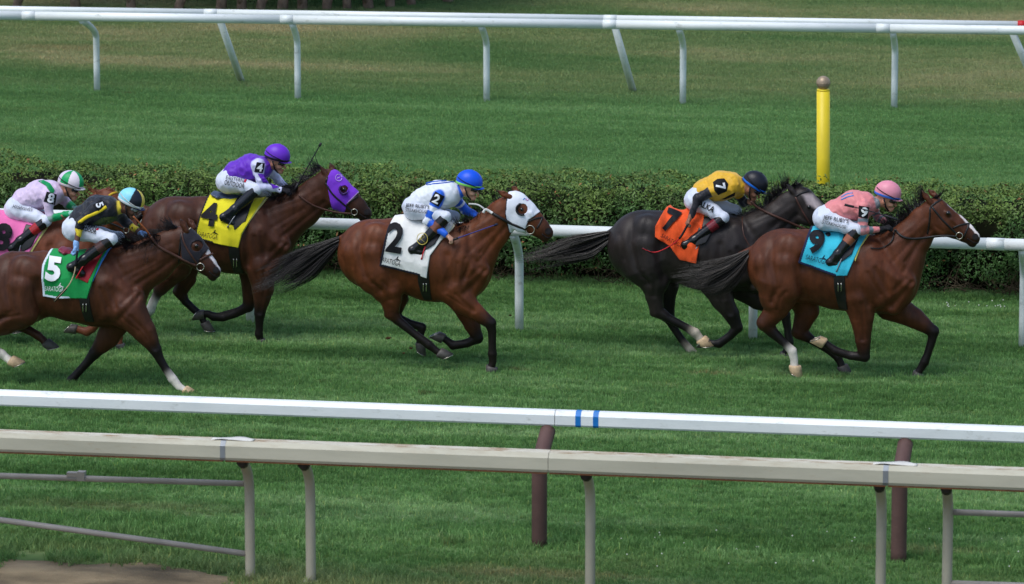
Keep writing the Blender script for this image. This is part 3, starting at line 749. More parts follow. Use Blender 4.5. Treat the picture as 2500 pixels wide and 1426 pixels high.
def hedge_pts(m, face):
    x = r.uniform(HX0, HX1, m)
    if face == 'f': y = np.full(m, HY0); z = r.uniform(0.02, HZ, m); N_ = np.tile([0, -1.0, 0.25], (m, 1))
    elif face == 't': y = r.uniform(HY0, HY1, m); z = np.full(m, HZ); N_ = np.tile([0, -0.15, 1.0], (m, 1))
    else: y = np.full(m, HY1); z = r.uniform(0.02, HZ, m); N_ = np.tile([0, 1.0, 0.2], (m, 1))
    bump = 0.18 * noise3(x, y, z, 1.6, 1) + 0.26 * noise3(x, y, z, 4.2, 2) + 0.10 * noise3(x, y, z, 10, 5)
    ztop = 0.05 * noise3(x, y * 0, y * 0, 0.55, 3) + 0.05 * noise3(x, y, y * 0, 2.2, 4)
    dpt = -np.abs(r.normal(0, 0.05, m))
    if face == 't':
        z = z + ztop + bump * 0.45 + dpt; e = np.minimum(y - HY0, HY1 - y); z -= 0.10 * np.exp(-np.maximum(e, 0) / 0.10)
    else:
        sgn = -1 if face == 'f' else 1
        low = np.clip((0.42 - z) / 0.42, 0, 1)
        y = y + sgn * (bump + dpt) - sgn * (0.28 * low ** 1.5) - sgn * 0.12 * np.exp(-(HZ - z) / 0.08); z = z * (1 + ztop / HZ)
    return np.stack([x, y, z], 1), N_, bump
Vs, Qs, Cs, k = [], [], [], 0
for face, m in (('f', 84000), ('t', 56000), ('b', 8000)):
    P_, N_, bmp = hedge_pts(m, face)
    if face != 't':                                # thin towards the bare base, patchily
        keep = r.rand(m) < np.clip(0.22 + (P_[:, 2] - 0.05) / 0.34 + 0.7 * noise3(P_[:, 0], P_[:, 1] * 0, P_[:, 2], 1.3, 8), 0.06, 1)
        P_, N_, bmp = P_[keep], N_[keep], bmp[keep]
    mm = len(P_)
    tone = 0.72 + 0.35 * r.rand(mm) + 0.30 * noise3(P_[:, 0], P_[:, 1], P_[:, 2], 2.5, 6)
    young = np.clip((P_[:, 2] - 0.72) / 0.35 + 0.5 * noise3(P_[:, 0], P_[:, 1], P_[:, 2], 3.2, 7), 0, 1)[:, None]
    cc = (lin((68, 100, 50)) * (1 - young) + lin((102, 126, 58)) * young) * tone[:, None]
    brownish = r.rand(mm) < 0.012 + 0.05 * (noise3(P_[:, 0], P_[:, 1], P_[:, 2], 3.0, 9) > 0.62)
    cc[brownish] = lin((150, 104, 66)) * r.uniform(0.6, 1.1, (brownish.sum(), 1))
    V, Q, cc = leaf_cloud(P_, N_, 0.022, cc, r, 0.75)
    Vs.append(V); Qs.append(Q + k); Cs.append(cc); k += len(V)
m = 5200; sx_ = np.repeat(r.uniform(HX0, HX1, 520), 10); sy_ = np.repeat(r.uniform(HY0 + .05, HY1 - .1, 520), 10); hh = np.repeat(r.uniform(0.02, 0.16, 520) ** 1.3 * 1.6, 10); tt_ = r.rand(m)
P_ = np.stack([sx_ + r.normal(0, .018, m), sy_ + r.normal(0, .018, m), HZ - 0.04 + hh * tt_ + 0.05 * noise3(sx_, sx_ * 0, sx_ * 0, 0.55, 3)], 1)      # stray shoots on top
V, Q, cc = leaf_cloud(P_, np.tile([0, -.6, .6], (m, 1)), 0.02, lin((106, 128, 58)) * r.uniform(.6, 1.2, (m, 1)), r, 0.9)
Vs.append(V); Qs.append(Q + k); Cs.append(cc); k += len(V)
o = mesh_obj('foliage', np.concatenate(Vs), np.concatenate(Qs), leaf_v, hedge, False, np.concatenate(Cs)); o['kind'] = 'stuff'
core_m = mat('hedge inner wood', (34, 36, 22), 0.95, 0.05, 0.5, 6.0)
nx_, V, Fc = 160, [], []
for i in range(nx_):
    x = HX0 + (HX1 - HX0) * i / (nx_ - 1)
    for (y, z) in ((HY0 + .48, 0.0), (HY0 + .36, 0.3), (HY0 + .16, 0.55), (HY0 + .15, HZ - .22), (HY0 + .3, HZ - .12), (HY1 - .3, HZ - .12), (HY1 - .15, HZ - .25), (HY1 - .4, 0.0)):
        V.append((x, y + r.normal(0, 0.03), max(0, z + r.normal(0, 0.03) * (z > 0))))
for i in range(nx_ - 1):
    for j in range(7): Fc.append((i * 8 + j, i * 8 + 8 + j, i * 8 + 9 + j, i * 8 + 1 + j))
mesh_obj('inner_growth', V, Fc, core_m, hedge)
twig = mat('hedge twig', (92, 82, 66), 0.9, 0.1, 0.4, 5.0)
b = MB()
for k in range(900):
    x = r.uniform(HX0, HX1); p = np.array([x, HY0 + r.uniform(0.1, 0.4), r.uniform(0, 0.1)])
    d = np.array([r.normal(0, 0.6), r.uniform(-0.5, 0.1), r.uniform(0.2, 1.0)]); P_ = [p]
    for s_ in range(5):
        p = p + unit(d) * r.uniform(0.06, 0.12); d = d + r.normal(0, 0.35, 3); p[1] = max(p[1], HY0 - 0.06); p[2] = max(p[2], 0.01); P_.append(p)
    b.tube(P_, np.linspace(0.006, 0.002, 6), 3, cap=False)
o = b.build('twigs', twig, hedge); o['kind'] = 'stuff'

# ------------------------------------------------------------------ trees beyond the far rail
bark = mat('tree bark', (176, 150, 134), 0.9, 0.1, 0.45, 12.0, bump=0.6, bscale=25)
def crown_mesh(seed, h0, h1, rad, count):
    r = np.random.RandomState(seed)
    nb = 26; cz = r.uniform(h0 + .5, h1 - .4, nb); cr = rad * np.sqrt(np.clip(1 - ((cz - (h0 + h1) / 2) / ((h1 - h0) * 0.62)) ** 2, 0.05, 1))
    an = r.uniform(0, 2 * np.pi, nb); q = cr * np.sqrt(r.rand(nb)); C_ = np.stack([q * np.cos(an), q * np.sin(an), cz], 1)
    w_ = r.randint(0, nb, count); d = r.normal(0, 1, (count, 3)); d /= np.linalg.norm(d, axis=1)[:, None]
    P_ = C_[w_] + d * (0.55 * r.uniform(0.6, 1.0, count) ** 0.5)[:, None]
    tone = (0.6 + 0.7 * r.rand(nb))[w_] * r.uniform(0.7, 1.25, count)
    V, Q, cc = leaf_cloud(P_, d, 0.05, lin((70, 96, 48)) * tone[:, None], r, 0.6)
    return V, Q, cc, C_
CR = [crown_mesh(50 + k, 0.55, 4.6, 1.5, 7000) for k in range(3)]
protos = []
for k, (V, Q, cc, C_) in enumerate(CR):
    o = mesh_obj('crown', V, Q, leaf_v, None, False, cc)
    b = MB(); rr_ = np.random.RandomState(k)
    b.tube([(0, 0, -0.1), (0.02, 0.01, 0.5), (-0.03, 0.03, 1.2), (0.02, 0, 2.2), (0, 0, 3.4)], [0.085, 0.06, 0.055, 0.045, 0.02], 9)
    b.tube([(0.02, 0, 0.05), (0.16, 0.05, 0.5), (0.4, 0.1, 1.2), (0.6, 0.1, 2.0)], [0.05, 0.04, 0.03, 0.015], 7)
    for c_ in C_[:9]:
        z0 = min(0.7 + 0.45 * c_[2] * 0.6, 2.8); b.tube(smooth_path([np.array([0, 0, z0]), np.array([c_[0] * .5, c_[1] * .5, (z0 + c_[2]) / 2]), c_], 3), np.linspace(0.03, 0.008, 7), 5, cap=False)
    tk = b.build('trunk', bark)
    protos.append((o, tk))
tl = ['young pale-barked tree, %s in the row beyond the far rails' % s for s in ('first from the left', 'second from the left', 'third from the left', 'fourth from the left', 'fifth from the left', 'sixth from the left', 'seventh from the left', 'eighth from the left', 'seventh from the right', 'sixth from the right', 'fifth from the right', 'fourth from the right', 'third from the right', 'second from the right', 'last on the right')]
tx = [(40, 19), (185, 20), (320, 21), (435, 22), (540, 22), (590, 22.5), (635, 23), (690, 23), (738, 23), (797, 22), (848, 21), (900, 19), (952, 16), (1005, 12), (1095, 4)]
for i, (px, py) in enumerate(tx):
    q = G(px, py + 2); t_ = empty('tree', q); tag(t_, tl[i], 'tree', 'row of young trees beyond the far rails')
    for src_, nm in zip(protos[i % 3], ('crown', 'trunk')):
        if i < 3: c_ = src_
        else: c_ = src_.copy(); COL.objects.link(c_)
        c_.name = nm; c_.parent = t_; c_.location = (0, 0, 0); c_.rotation_euler = (0.10 * math.sin(i * 3.7), 0.16 * math.sin(i * 2.3 + 1), i * 2.1)
        s_ = 0.9 + 0.25 * ((i * 37) % 10) / 10; c_.scale = (s_, s_, s_)
b_ = []; r = np.random.RandomState(5)
m = 24000; x = r.uniform(-24, -13.0, m)
front = np.interp(x, [-24, -15.5, -13.0], [74.9, 75.7, 78.2])
y = front + np.abs(r.normal(0, 0.7, m)); z = np.abs(r.normal(0, 0.3, m)) * np.clip((y - front) * 2.2, 0.15, 1) + 0.02
P_ = np.stack([x, y, z], 1)
V, Q, cc = leaf_cloud(P_, np.tile([0, -.5, .8], (m, 1)), 0.045, lin((74, 112, 58)) * r.uniform(0.5, 1.4, (m, 1)), r, 0.8)
o = mesh_obj('undergrowth', V, Q, leaf_v, None, False, cc); tag(o, 'dark leafy undergrowth behind the young tree trunks', 'undergrowth', kind='stuff')
V, Q, cc = leaf_cloud(np.stack([r.uniform(-26, -12.5, 22000), r.uniform(79.5, 82, 22000), r.uniform(0, 3.5, 22000)], 1), np.tile([0, -1, .3], (22000, 1)), 0.09, lin((44, 66, 36)) * r.uniform(0.4, 1.2, (22000, 1)), r, 0.8)
o = mesh_obj('woodland', V, Q, leaf_v, None, False, cc); tag(o, 'dark thicket filling the background behind the trees', 'woodland', kind='stuff')
# ------------------------------------------------------------------ horses
hair_m = vmat('horse hair', 0.42, 0.4, 0.2, 20.0)
hoof_m = vmat('hoof horn', 0.5, 0.35, 0.3, 18.0, bump=0.2, bscale=40)
coat_m = vmat('horse coat', 0.47, 0.24, 0.26, 16.0, bump=0.22, bscale=120, sheen=0.0, stretch=(1, 1, 0.45), b2=0.25, b2scale=7.0)
cloth_v = vmat('saddle cloth', 0.75, 0.2, 0.08, 9.0, bump=0.25, bscale=14, sheen=0.1, bdist=0.02)
hood_v = vmat('hood cloth', 0.7, 0.25, 0.06, 12.0, bump=0.25, bscale=22, sheen=0.1)
black_leather = mat('black leather', (26, 24, 25), 0.45, 0.45, 0.3, 20.0)
brown_leather = mat('brown leather', (74, 44, 34), 0.5, 0.4, 0.3, 20.0)
steel = mat('bit steel', (196, 190, 176), 0.25, 0.6, 0.15, 20.0, metal=0.9)
nostril_m = mat('nostril dark', (24, 16, 16), 0.6)
eye_m = mat('horse eye', (14, 9, 8), 0.08, 0.7, 0.2, 30.0)
white_print = mat('white print', (232, 234, 238), 0.7, 0.2, 0.05)
black_print = mat('black print', (22, 22, 26), 0.7, 0.2, 0.1)
def up2(D):
    for ax in range(3):
        D = np.moveaxis(D, ax, 0); n = D.shape[0]
        E = np.empty((2 * n - 1,) + D.shape[1:], np.float32); E[0::2] = D; E[1::2] = 0.5 * (D[:-1] + D[1:])
        D = np.moveaxis(E, 0, ax)
    return D
def shell(name, T, Y, poly, off, m, parent, colour=None, wr=0.0, lat=-0.26, holes=(), trim=None, seed=0, wf=9.0):
    """fabric lying on a body: the body's surface let out a little and cut to an outline"""
    PW = np.array([W(x, y, Y + lat)[[0, 2]] for x, y in poly])
    i0 = np.maximum(np.floor((PW.min(0) - 0.03 - T.lo[[0, 2]]) / T.h).astype(int), 0); i1 = np.ceil((PW.max(0) + 0.03 - T.lo[[0, 2]]) / T.h).astype(int) + 1
    D = up2(T.D[i0[0]:i1[0], :, i0[1]:i1[1]]); h = T.h / 2
    lo = np.array([T.ax[0][i0[0]], T.ax[1][0], T.ax[2][i0[1]]])
    x = lo[0] + np.arange(D.shape[0]) * h; y = lo[1] + np.arange(D.shape[1]) * h; z = lo[2] + np.arange(D.shape[2]) * h
    sdv, ed = poly_sd(x[:, None], z[None, :], PW)
    if wr:
        D = D - off - wr * (1.0 - 2.2 * np.abs(noise3(x[:, None, None] + z[None, None, :] * .4, y[None, :, None] * 0.3, z[None, None, :] * .7, wf * .8, seed)) + 0.5 * noise3(x[:, None, None] * 1.7, y[None, :, None] * .4, z[None, None, :] * 0.5, wf * 1.4, seed + 3))
    else: D = D - off
    F_ = np.maximum(D, sdv[:, None, :].astype(np.float32))
    for hx, hy, hr in holes:
        c = W(hx, hy, Y - 0.1); F_ = np.maximum(F_, (hr / S(c) - np.sqrt((x[:, None] - c[0]) ** 2 + (z[None, :] - c[2]) ** 2))[:, None, :].astype(np.float32))
    F_ = np.pad(F_, 1, constant_values=0.1); V, Q = surface(F_, lo - h, h)
    c = None
    if colour is not None:
        c = np.tile(np.asarray(colour, float), (len(V), 1))
        if trim:
            _, ed = poly_sd(V[:, 0], V[:, 2], PW)
            dd = np.min([ed[i] for i in trim[0]], 0); c[dd < trim[2]] = trim[1]
    o = mesh_obj(name, V, Q, m, parent, True, c)
    return o, V, Q
def strands(guides, n, Y, r, w0=0.006, y0=0.03, y1=0.10, jit=10.0, cuts=(0.55, 1.0), cols=((20, 17, 18), (58, 46, 42)), droop=0.0, npt=12):
    """hair: tapered strands between guide lines drawn from root to tip"""
    G_ = [np.array(smooth_path([np.array(p, float) for p in g], 6)) for g in guides]
    def at(g, t):
        s_ = t * (len(g) - 1); i = min(int(s_), len(g) - 2); return g[i] + (g[i + 1] - g[i]) * (s_ - i)
    b = MB(); cl = None
    for k in range(n):
        if k % 16 == 0: cl = (r.uniform(0, len(G_) - 1), r.uniform(0, 6.28), r.normal(0, jit), r.normal(0, jit), r.normal(0, 1.0), r.uniform(3, 7), r.uniform(*cuts))
        u = float(np.clip(cl[0] + r.normal(0, 0.10), 0, len(G_) - 1)); i = min(int(u), len(G_) - 2) if len(G_) > 1 else 0; f = u - i
        ln = cl[6] * r.uniform(0.75, 1.05); ph = cl[1] + r.normal(0, .25); a1 = cl[2] + r.normal(0, jit * .25); a2 = cl[3] + r.normal(0, jit * .35); yl = cl[4] + r.normal(0, .25); fq = cl[5]; P_ = []
        ln = min(ln, 1.0)
        for s_ in range(npt):
            t = ln * s_ / (npt - 1)
            p = at(G_[i], t) * (1 - f) + (at(G_[i + 1], t) if len(G_) > 1 else at(G_[i], t)) * f
            p = p + np.array([a1 * .4, a2]) * t ** 1.3 + np.array([0, 1]) * jit * 0.55 * math.sin(ph + fq * t) * t ** .7
            P_.append(W(p[0], p[1] + droop * t * t, Y + yl * (y0 + (y1 - y0) * t)))
        mixt = r.rand() ** 6
        c = lin(cols[0]) * (1 - mixt) + lin(cols[1]) * mixt
        w_ = w0 * r.uniform(0.5, 1.3)
        b.tube(P_, np.linspace(1, 0.06, npt) ** 0.7 * w_, 3, cap=False, c=c)
    return b
def mane_hair(crest, flow, n, Y, r, ln=(25, 55), w0=0.006, cols=((18, 16, 18), (44, 36, 36)), spread=0.5, ylat=(0.0, 0.10), npt=7, curl=14):
    c = np.array(smooth_path([np.array(p, float) for p in crest], 6)); b = MB()
    w0 = w0 * 0.72; n = int(n * 2.2); cl = None
    for k in range(n):
        if k % 14 == 0:
            g0 = r.uniform(0, len(c) - 1.001); g = flow(g0 / (len(c) - 1)) if callable(flow) else flow
            cl = (g0, math.atan2(g[1], g[0]) + r.normal(0, spread * .8), r.uniform(*ln), r.uniform(*ylat), r.normal(0, curl))
        s_ = float(np.clip(cl[0] + r.normal(0, 0.9), 0, len(c) - 1.001)); i = int(s_); p0 = c[i] + (c[i + 1] - c[i]) * (s_ - i)
        a = cl[1] + r.normal(0, 0.13); L_ = cl[2] * r.uniform(0.55, 1.1); yl = cl[3] + r.normal(0, 0.015); ca = cl[4] + r.normal(0, 3); P_ = []
        for j in range(npt):
            t = j / (npt - 1)
            p = p0 + np.array([math.cos(a), math.sin(a)]) * L_ * t + np.array([0, 1]) * ca * t * t
            P_.append(W(p[0], p[1] + (3 if j == 0 else 0), Y - 0.0 + r.uniform(-0.02, 0.02) * (j == 0) + yl * t))
        mixt = r.rand() ** 2
        b.tube(P_, np.linspace(1, 0.2, npt) * w0 * r.uniform(.6, 1.3), 3, cap=False, c=lin(cols[0]) * (1 - mixt) + lin(cols[1]) * mixt)
    return b
def horse(H):
    Y = H['Y']; r = np.random.RandomState(H['seed'])
    cx = H['trunk'][2][0]; gx = W(cx, 900, Y)[0]
    root = empty('horse', (gx, Y, 0)); tag(root, H['label'], 'horse', 'racehorses galloping along the turf')
    C = {k: lin(v) for k, v in H['col'].items()}
    C['m'] = 0.5 * C['c'] + 0.5 * C['d']
    T = Solid()
    def nd(q, lat=0.0):
        P = W(q[0], q[1], Y + lat); return P, q[2] / S(P)
    kt = [0.80, 0.72, 0.76, 0.74, 0.70]
    TN = [nd(q) + (k,) for q, k in zip(H['trunk'], kt)]
    T.chain(TN, 0.05, [C['c']] * 5)
    NN = [nd(q) + (k,) for q, k in zip(H['neck'], (0.62, 0.56, 0.54))]
    T.chain([(TN[4][0], TN[4][1] * 0.85, 0.68)] + NN, [0.08, 0.06, 0.04], [C['c']] * 4)
    HN = [nd(q) + (k,) for q, k in zip(H['head'], (0.66, 0.62, 0.60, 0.66, 0.74))]
    T.chain([(NN[-1][0], NN[-1][1] * 0.9, 0.56)] + HN, [0.04, 0.02, 0.02, 0.02, 0.02], [C['c'], C['c'], C['c'], C['c'], C['m'], C['m'] * .6 + C['d'] * .4])
    # muscles of shoulder, chest, haunch on both sides
    h_, l_, b_, g_, c_ = H['trunk']
    for s in (-1, 1):
        def mp(q, fx, fy, lat): P = W(q[0] + fx * q[2], q[1] + fy * q[2], Y + s * lat); return P
        T.cap(mp(g_, 0.30, -0.60, 0.13), mp(c_, 0.62, 0.10, 0.14), 0.085, 0.10, 0.8, k=0.035, col=C['c'])
        T.cap(mp(g_, 0.20, -0.10, 0.20), mp(c_, -0.20, 0.55, 0.17), 0.10, 0.10, 0.75, k=0.03, col=C['c'])
        T.cap(mp(c_, 0.55, 0.30, 0.10), mp(c_, 0.25, 0.80, 0.10), 0.10, 0.085, 0.9, k=0.03, col=C['c'])
        T.cap(mp(h_, 0.10, -0.42, 0.16), mp(h_, 0.70, -0.30, 0.15), 0.17, 0.14, 0.75, k=0.05, col=C['c'])
        T.cap(mp(h_, -0.45, -0.05, 0.17), mp(h_, -0.05, 0.78, 0.17), 0.14, 0.11, 0.75, k=0.025, col=C['c'])
        T.cap(mp(h_, 0.02, -0.05, 0.215), mp(h_, 0.14, 0.66, 0.225), 0.15, 0.12, 0.75, k=0.022, col=C['c'])
        T.cap(mp(g_, 0.55, -0.25, 0.245), mp(c_, 0.10, 0.35, 0.25), 0.012, 0.012, 1.0, k=0.05, sub=True)     # crease behind the shoulder blade
        T.cap(mp(h_, 0.66, 0.02, 0.335), mp(h_, 0.66, 0.62, 0.33), 0.045, 0.05, 1.0, k=0.06, sub=True)        # flank hollow
        n0, n1 = H['neck'][0], H['neck'][2]                                                                  # jugular groove
        T.cap(W(n0[0] + .35 * n0[2], n0[1] + .1 * n0[2], Y + s * 0.165), W(n1[0] + .25 * n1[2], n1[1] + .45 * n1[2], Y + s * 0.105), 0.008, 0.008, 1.0, k=0.035, sub=True)
        T.cap(W(n0[0] - .1 * n0[2], n0[1] - .45 * n0[2], Y + s * 0.10), W(n1[0] + .0 * n1[2], n1[1] - .1 * n1[2], Y + s * 0.06), 0.07, 0.05, 0.8, k=0.04, col=C['c'])
        # cheek, cheekbone, eye socket, nostril, mouth
        q1, q2, q3, q4 = H['head'][1:5]
        T.ell(W(q1[0] - .10 * q1[2], q1[1] + .28 * q1[2], Y + s * 0.05), (0.115, 0.052, 0.105), R(-50), 0.018, C['c'])
        T.cap(W(q1[0] + .55 * q1[2], q1[1] - .12 * q1[2], Y + s * 0.078), W(q3[0] - .1 * q3[2], q3[1] - .05 * q3[2], Y + s * 0.052), 0.014, 0.010, 1.0, k=0.018, col=C['c'])
        ex, ey = H['eye']
        T.ell(W(ex, ey, Y + s * 0.082), (0.036, 0.022, 0.028), R(-35), 0.016, C['m'])
        T.ell(W(q4[0] + .42 * q4[2], q4[1] - .25 * q4[2], Y + s * 0.062), (0.020, 0.018, 0.030), R(-25), 0.010, C['d'], sub=True)
        T.cap(W(q4[0] + .9 * q4[2], q4[1] + .50 * q4[2], Y + s * 0.03), W(q3[0] + .1 * q3[2], q3[1] + .72 * q3[2], Y + s * 0.07), 0.005, 0.004, 1.0, k=0.010, sub=True)
    q4 = H['head'][4]
    T.ell(W(q4[0] - .1 * q4[2], q4[1] + .78 * q4[2], Y), (0.045, 0.042, 0.030), R(-25), 0.015, C['d'])
    for k, s in ((0, -1), (1, 1)):                           # ears
        (tx_, ty_), (bx_, by_) = H['ears'][k]
        B_ = W(bx_, by_, Y + s * 0.06); t_ = W(tx_, ty_, Y + s * 0.075); m_ = B_ * .5 + t_ * .5
        e0 = len(T.p); T.chain([(B_, 0.026, 1.0), (m_, 0.030, 0.62), (t_, 0.006, 0.7)], 0.012, [C['c'], C['c'], C['d']])
        for q_ in T.p[e0:]: q_['ear'] = True
        T.cap(B_ * .45 + t_ * .55 + np.array([0.018, -0.014, 0]), t_ * .85 + B_ * .15 + np.array([0.012, -0.01, 0]), 0.012, 0.004, 0.6, k=0.008, sub=True)
    # legs
    hooves = []
    for key in ('nh', 'fh', 'nf', 'ff'):
        N = H['legs'][key]; s = -1 if key[0] == 'n' else 1; n_ = len(N) - 1
        jt_ = H['hock'].get(key, 3) if key[1] == 'h' else H['knee'].get(key, 3)
        N = [tuple(q[:2]) + (q[2] * (0.84 if jt_ < i < n_ - 2 else 0.86 if (i == jt_ and key[1] == 'f') else 0.9 if i >= n_ - 2 and i < n_ else 1.0),) + tuple(q[3:]) for i, q in enumerate(N)]
        lats = np.linspace(0.15, 0.115, n_ + 1); pts = [nd(q, s * la) for q, la in zip(N, lats)]
        kk = [0.70 if i == 0 else (0.78 if i == 1 else 0.86) for i in range(n_)]
        cols = [C[q[3]] for q in N[:n_]]
        chain_ = [(p[0], p[1], k) for p, k in zip(pts[:n_], kk)]
        end = pts[n_ - 1][0] * 0.45 + pts[n_][0] * 0.55
        chain_.append((end, pts[n_ - 1][1] * 1.05, 0.95)); cols.append(cols[-1])
        ks = [0.05, 0.03] + [0.012] + [0.007] * 10
        T.chain(chain_, ks[:len(chain_) - 1], cols)
        hooves.append((end, pts[n_][0], pts[n_][1], C[N[n_][3]]))
        if key[1] == 'h':                                    # point of hock
            i = H['hock'].get(key, 3); a, hk, c2 = pts[i - 1][0], pts[i][0], pts[i + 1][0]
            v = unit(hk - (unit(a - hk) + unit(c2 - hk)) * 0.1 - hk); tip = hk + v * 0.052
            T.cap(hk, tip, pts[i][1] * 0.85, 0.026, 0.8, k=0.02, col=cols[i]); T.cap(tip, a * .75 + hk * .25 + v * 0.045, 0.022, 0.018, 0.8, k=0.025, col=cols[i])
        else:                                                # forearm muscle and tendon line
            T.cap(pts[0][0], pts[1][0] * .6 + pts[2][0] * .4, pts[0][1] * .8, pts[1][1] * .75, 0.9, k=0.03, col=cols[0])
            T.ell(pts[H.get('knee', {}).get(key, 3)][0] + np.array([0.012, 0, 0.0]), (0.044, 0.042, 0.056), 0, 0.012, cols[H.get('knee', {}).get(key, 3)])
        f, ca_, pa_ = pts[n_ - 2][0], pts[n_ - 3][0], pts[n_ - 1][0]                   # fetlock tuft and back tendon
        dn = unit(pa_ - ca_); bk = np.array([dn[2], 0, -dn[0]])
        T.cap(f, f + bk * 0.020 + dn * .012, 0.032, 0.017, 0.8, k=0.012, col=cols[n_ - 2])
        T.cap(pts[jt_][0] * .8 + ca_ * .2 + bk * .017, f + bk * .016, 0.017, 0.014, 0.8, k=0.010, col=cols[n_ - 3])
    tr = H['tail']['root']; T.cap(W(*tr, Y), W(*H['tail']['dock'], Y), 0.05, 0.028, 0.9, k=0.04, col=C['c'])
    def post(V, c):
        px, py = PIX(V)
        for poly, colr, side in H.get('marks', ()):
            sdv, _ = poly_sd(px, py, poly); e = np.clip(0.5 - sdv / 2.5 + 0.5 * noise3(V[:, 0], V[:, 1], V[:, 2], 60, 2), 0, 1)[:, None] if side else np.clip(0.5 - sdv / 9.0, 0, 1)[:, None]
            c = c * (1 - e) + lin(colr) * e
        z = noise3(V[:, 0], V[:, 1], V[:, 2], 4.0, H['seed'])[:, None]; z2 = noise3(V[:, 0], V[:, 1], V[:, 2] * .5, 13.0, H['seed'] + 4)[:, None]
        return c * (1 + 0.16 * z + 0.10 * z2) * (1 + np.array([0.05, 0, -0.05]) * z)
    T.field(0.0115); V, Q = surface(T.D, T.lo, T.h)
    # muscle relief: furrows and ridges drawn along the side of the body
    nrm = np.zeros_like(V); e1 = V[Q[:, 2]] - V[Q[:, 0]]; e2 = V[Q[:, 3]] - V[Q[:, 1]]; fn = np.cross(e1, e2)
    for i in range(4): np.add.at(nrm, Q[:, i], fn)
    nrm /= np.linalg.norm(nrm, axis=1)[:, None] + 1e-9
    def wx(q, fx, fy): return W(q[0] + fx * q[2], q[1] + fy * q[2], Y - 0.2)[[0, 2]]
    n0, n1, n2_ = H['neck']; lg = H['legs']
    F_ = [([wx(g_, .42, -.80), wx(c_, .30, -.40), wx(c_, .74, .10)], .020, .024), ([wx(g_, .22, -.65), wx(g_, .45, -.2), wx(c_, .38, .0)], -.010, .022),
          ([wx(g_, -.10, -.25), wx(g_, -.02, .30), wx(c_, -.42, .70)], .024, .026), ([wx(g_, .35, -.15), wx(c_, .12, .42)], .014, .016), ([wx(g_, .16, -.05), wx(c_, -.12, .42)], .010, .013),
          ([wx(c_, .82, .10), wx(c_, .48, .48), wx(c_, .15, .80)], .020, .020), ([wx(c_, .60, .0), wx(c_, .30, .30)], .012, .016),
          ([wx(h_, .50, -.20), wx(h_, .48, .35), wx(h_, .58, .88)], .028, .028), ([wx(h_, -.30, -.80), wx(h_, -.34, -.15), wx(h_, -.16, .55), wx(lg['nh'][1], -.3, .2)], .020, .020),
          ([wx(h_, .12, -.78), wx(h_, -.02, -.15), wx(h_, .0, .50)], .012, .020), ([wx(h_, .55, -.85), wx(h_, .62, -.35), wx(h_, .5, .05)], .012, .025), ([wx(h_, -.62, -.3), wx(h_, -.55, .3)], .010, .018),
          ([wx(n0, .30, .45), wx(n1, .20, .52), wx(n2_, .28, .55)], .014, .015), ([wx(n0, -.35, -.45), wx(n1, -.10, -.30), wx(n2_, -.05, -.15)], .009, .016), ([wx(n0, -.1, .1), wx(n1, .05, .1)], .008, .014)]
    for k in range(6): F_.append(([wx(b_, -.75 + .26 * k, -.35), wx(b_, -.85 + .26 * k, .10), wx(b_, -.80 + .26 * k, .55)], .0045, .016))
    for key in ('nh', 'nf'):
        p, q, t = lg[key][0], lg[key][1], lg[key][2]; F_.append(([wx(p, .25, .3), wx(q, .15, 0), wx(t, .05, 0)], .011, .012)); F_.append(([wx(p, -.2, .4), wx(q, -.3, 0), wx(t, -.25, 0)], .007, .010))
    q1 = H['head'][1]; F_.append(([wx(q1, -.75, -.3), wx(q1, -.62, .45), wx(q1, -.1, .8)], .008, .012))
    ds = np.zeros(len(V))
    for P_, a_, s_ in F_:
        dm = np.full(len(V), 9.0)
        for A_, B_ in zip(P_[:-1], P_[1:]):
            e = B_ - A_; t = np.clip(((V[:, 0] - A_[0]) * e[0] + (V[:, 2] - A_[1]) * e[1]) / (e @ e), 0, 1)
            dm = np.minimum(dm, np.hypot(V[:, 0] - A_[0] - e[0] * t, V[:, 2] - A_[1] - e[1] * t))
        s_ = s_ * 1.2; ds += 0.85 * a_ * np.exp(-dm ** 2 / (2 * s_ * s_))
    big = V[:, 2] > 0.62
    ds += np.where(big, 0.004 * noise3(V[:, 0] * 1.3, V[:, 1], V[:, 2] * .6, 7.0, H['seed']) + 0.0012 * noise3(V[:, 0], V[:, 1], V[:, 2] * .4, 20.0, H['seed'] + 2), 0)
    V = V - nrm * (ds * np.clip(np.abs(nrm[:, 1]) * 1.3, 0, 1))[:, None]
    T.V, T.Q = V, Q
    mesh_obj('body', V, Q, coat_m, root, True, post(V, T.colour(V, C['c'], 0.02)))
    tree = bvh((T.V, T.Q))
    q4, q3 = H['head'][4], H['head'][3]
    patch('nostril', tree, [(q4[0] + q4[2] * (.36 + .36 * math.cos(t) - .14 * math.sin(t)), q4[1] + q4[2] * (-.16 + .40 * math.sin(t) + .12 * math.cos(t))) for t in np.linspace(0, 6.28, 13)[:-1]], nostril_m, root, 0.003, 3.0)
    strap('mouth', tree, [(q4[0] + .75 * q4[2], q4[1] + .62 * q4[2]), (q4[0] + .2 * q4[2], q4[1] + .60 * q4[2]), (q3[0] + .25 * q3[2], q3[1] + .62 * q3[2])], 0.006, nostril_m, root, 0.003)
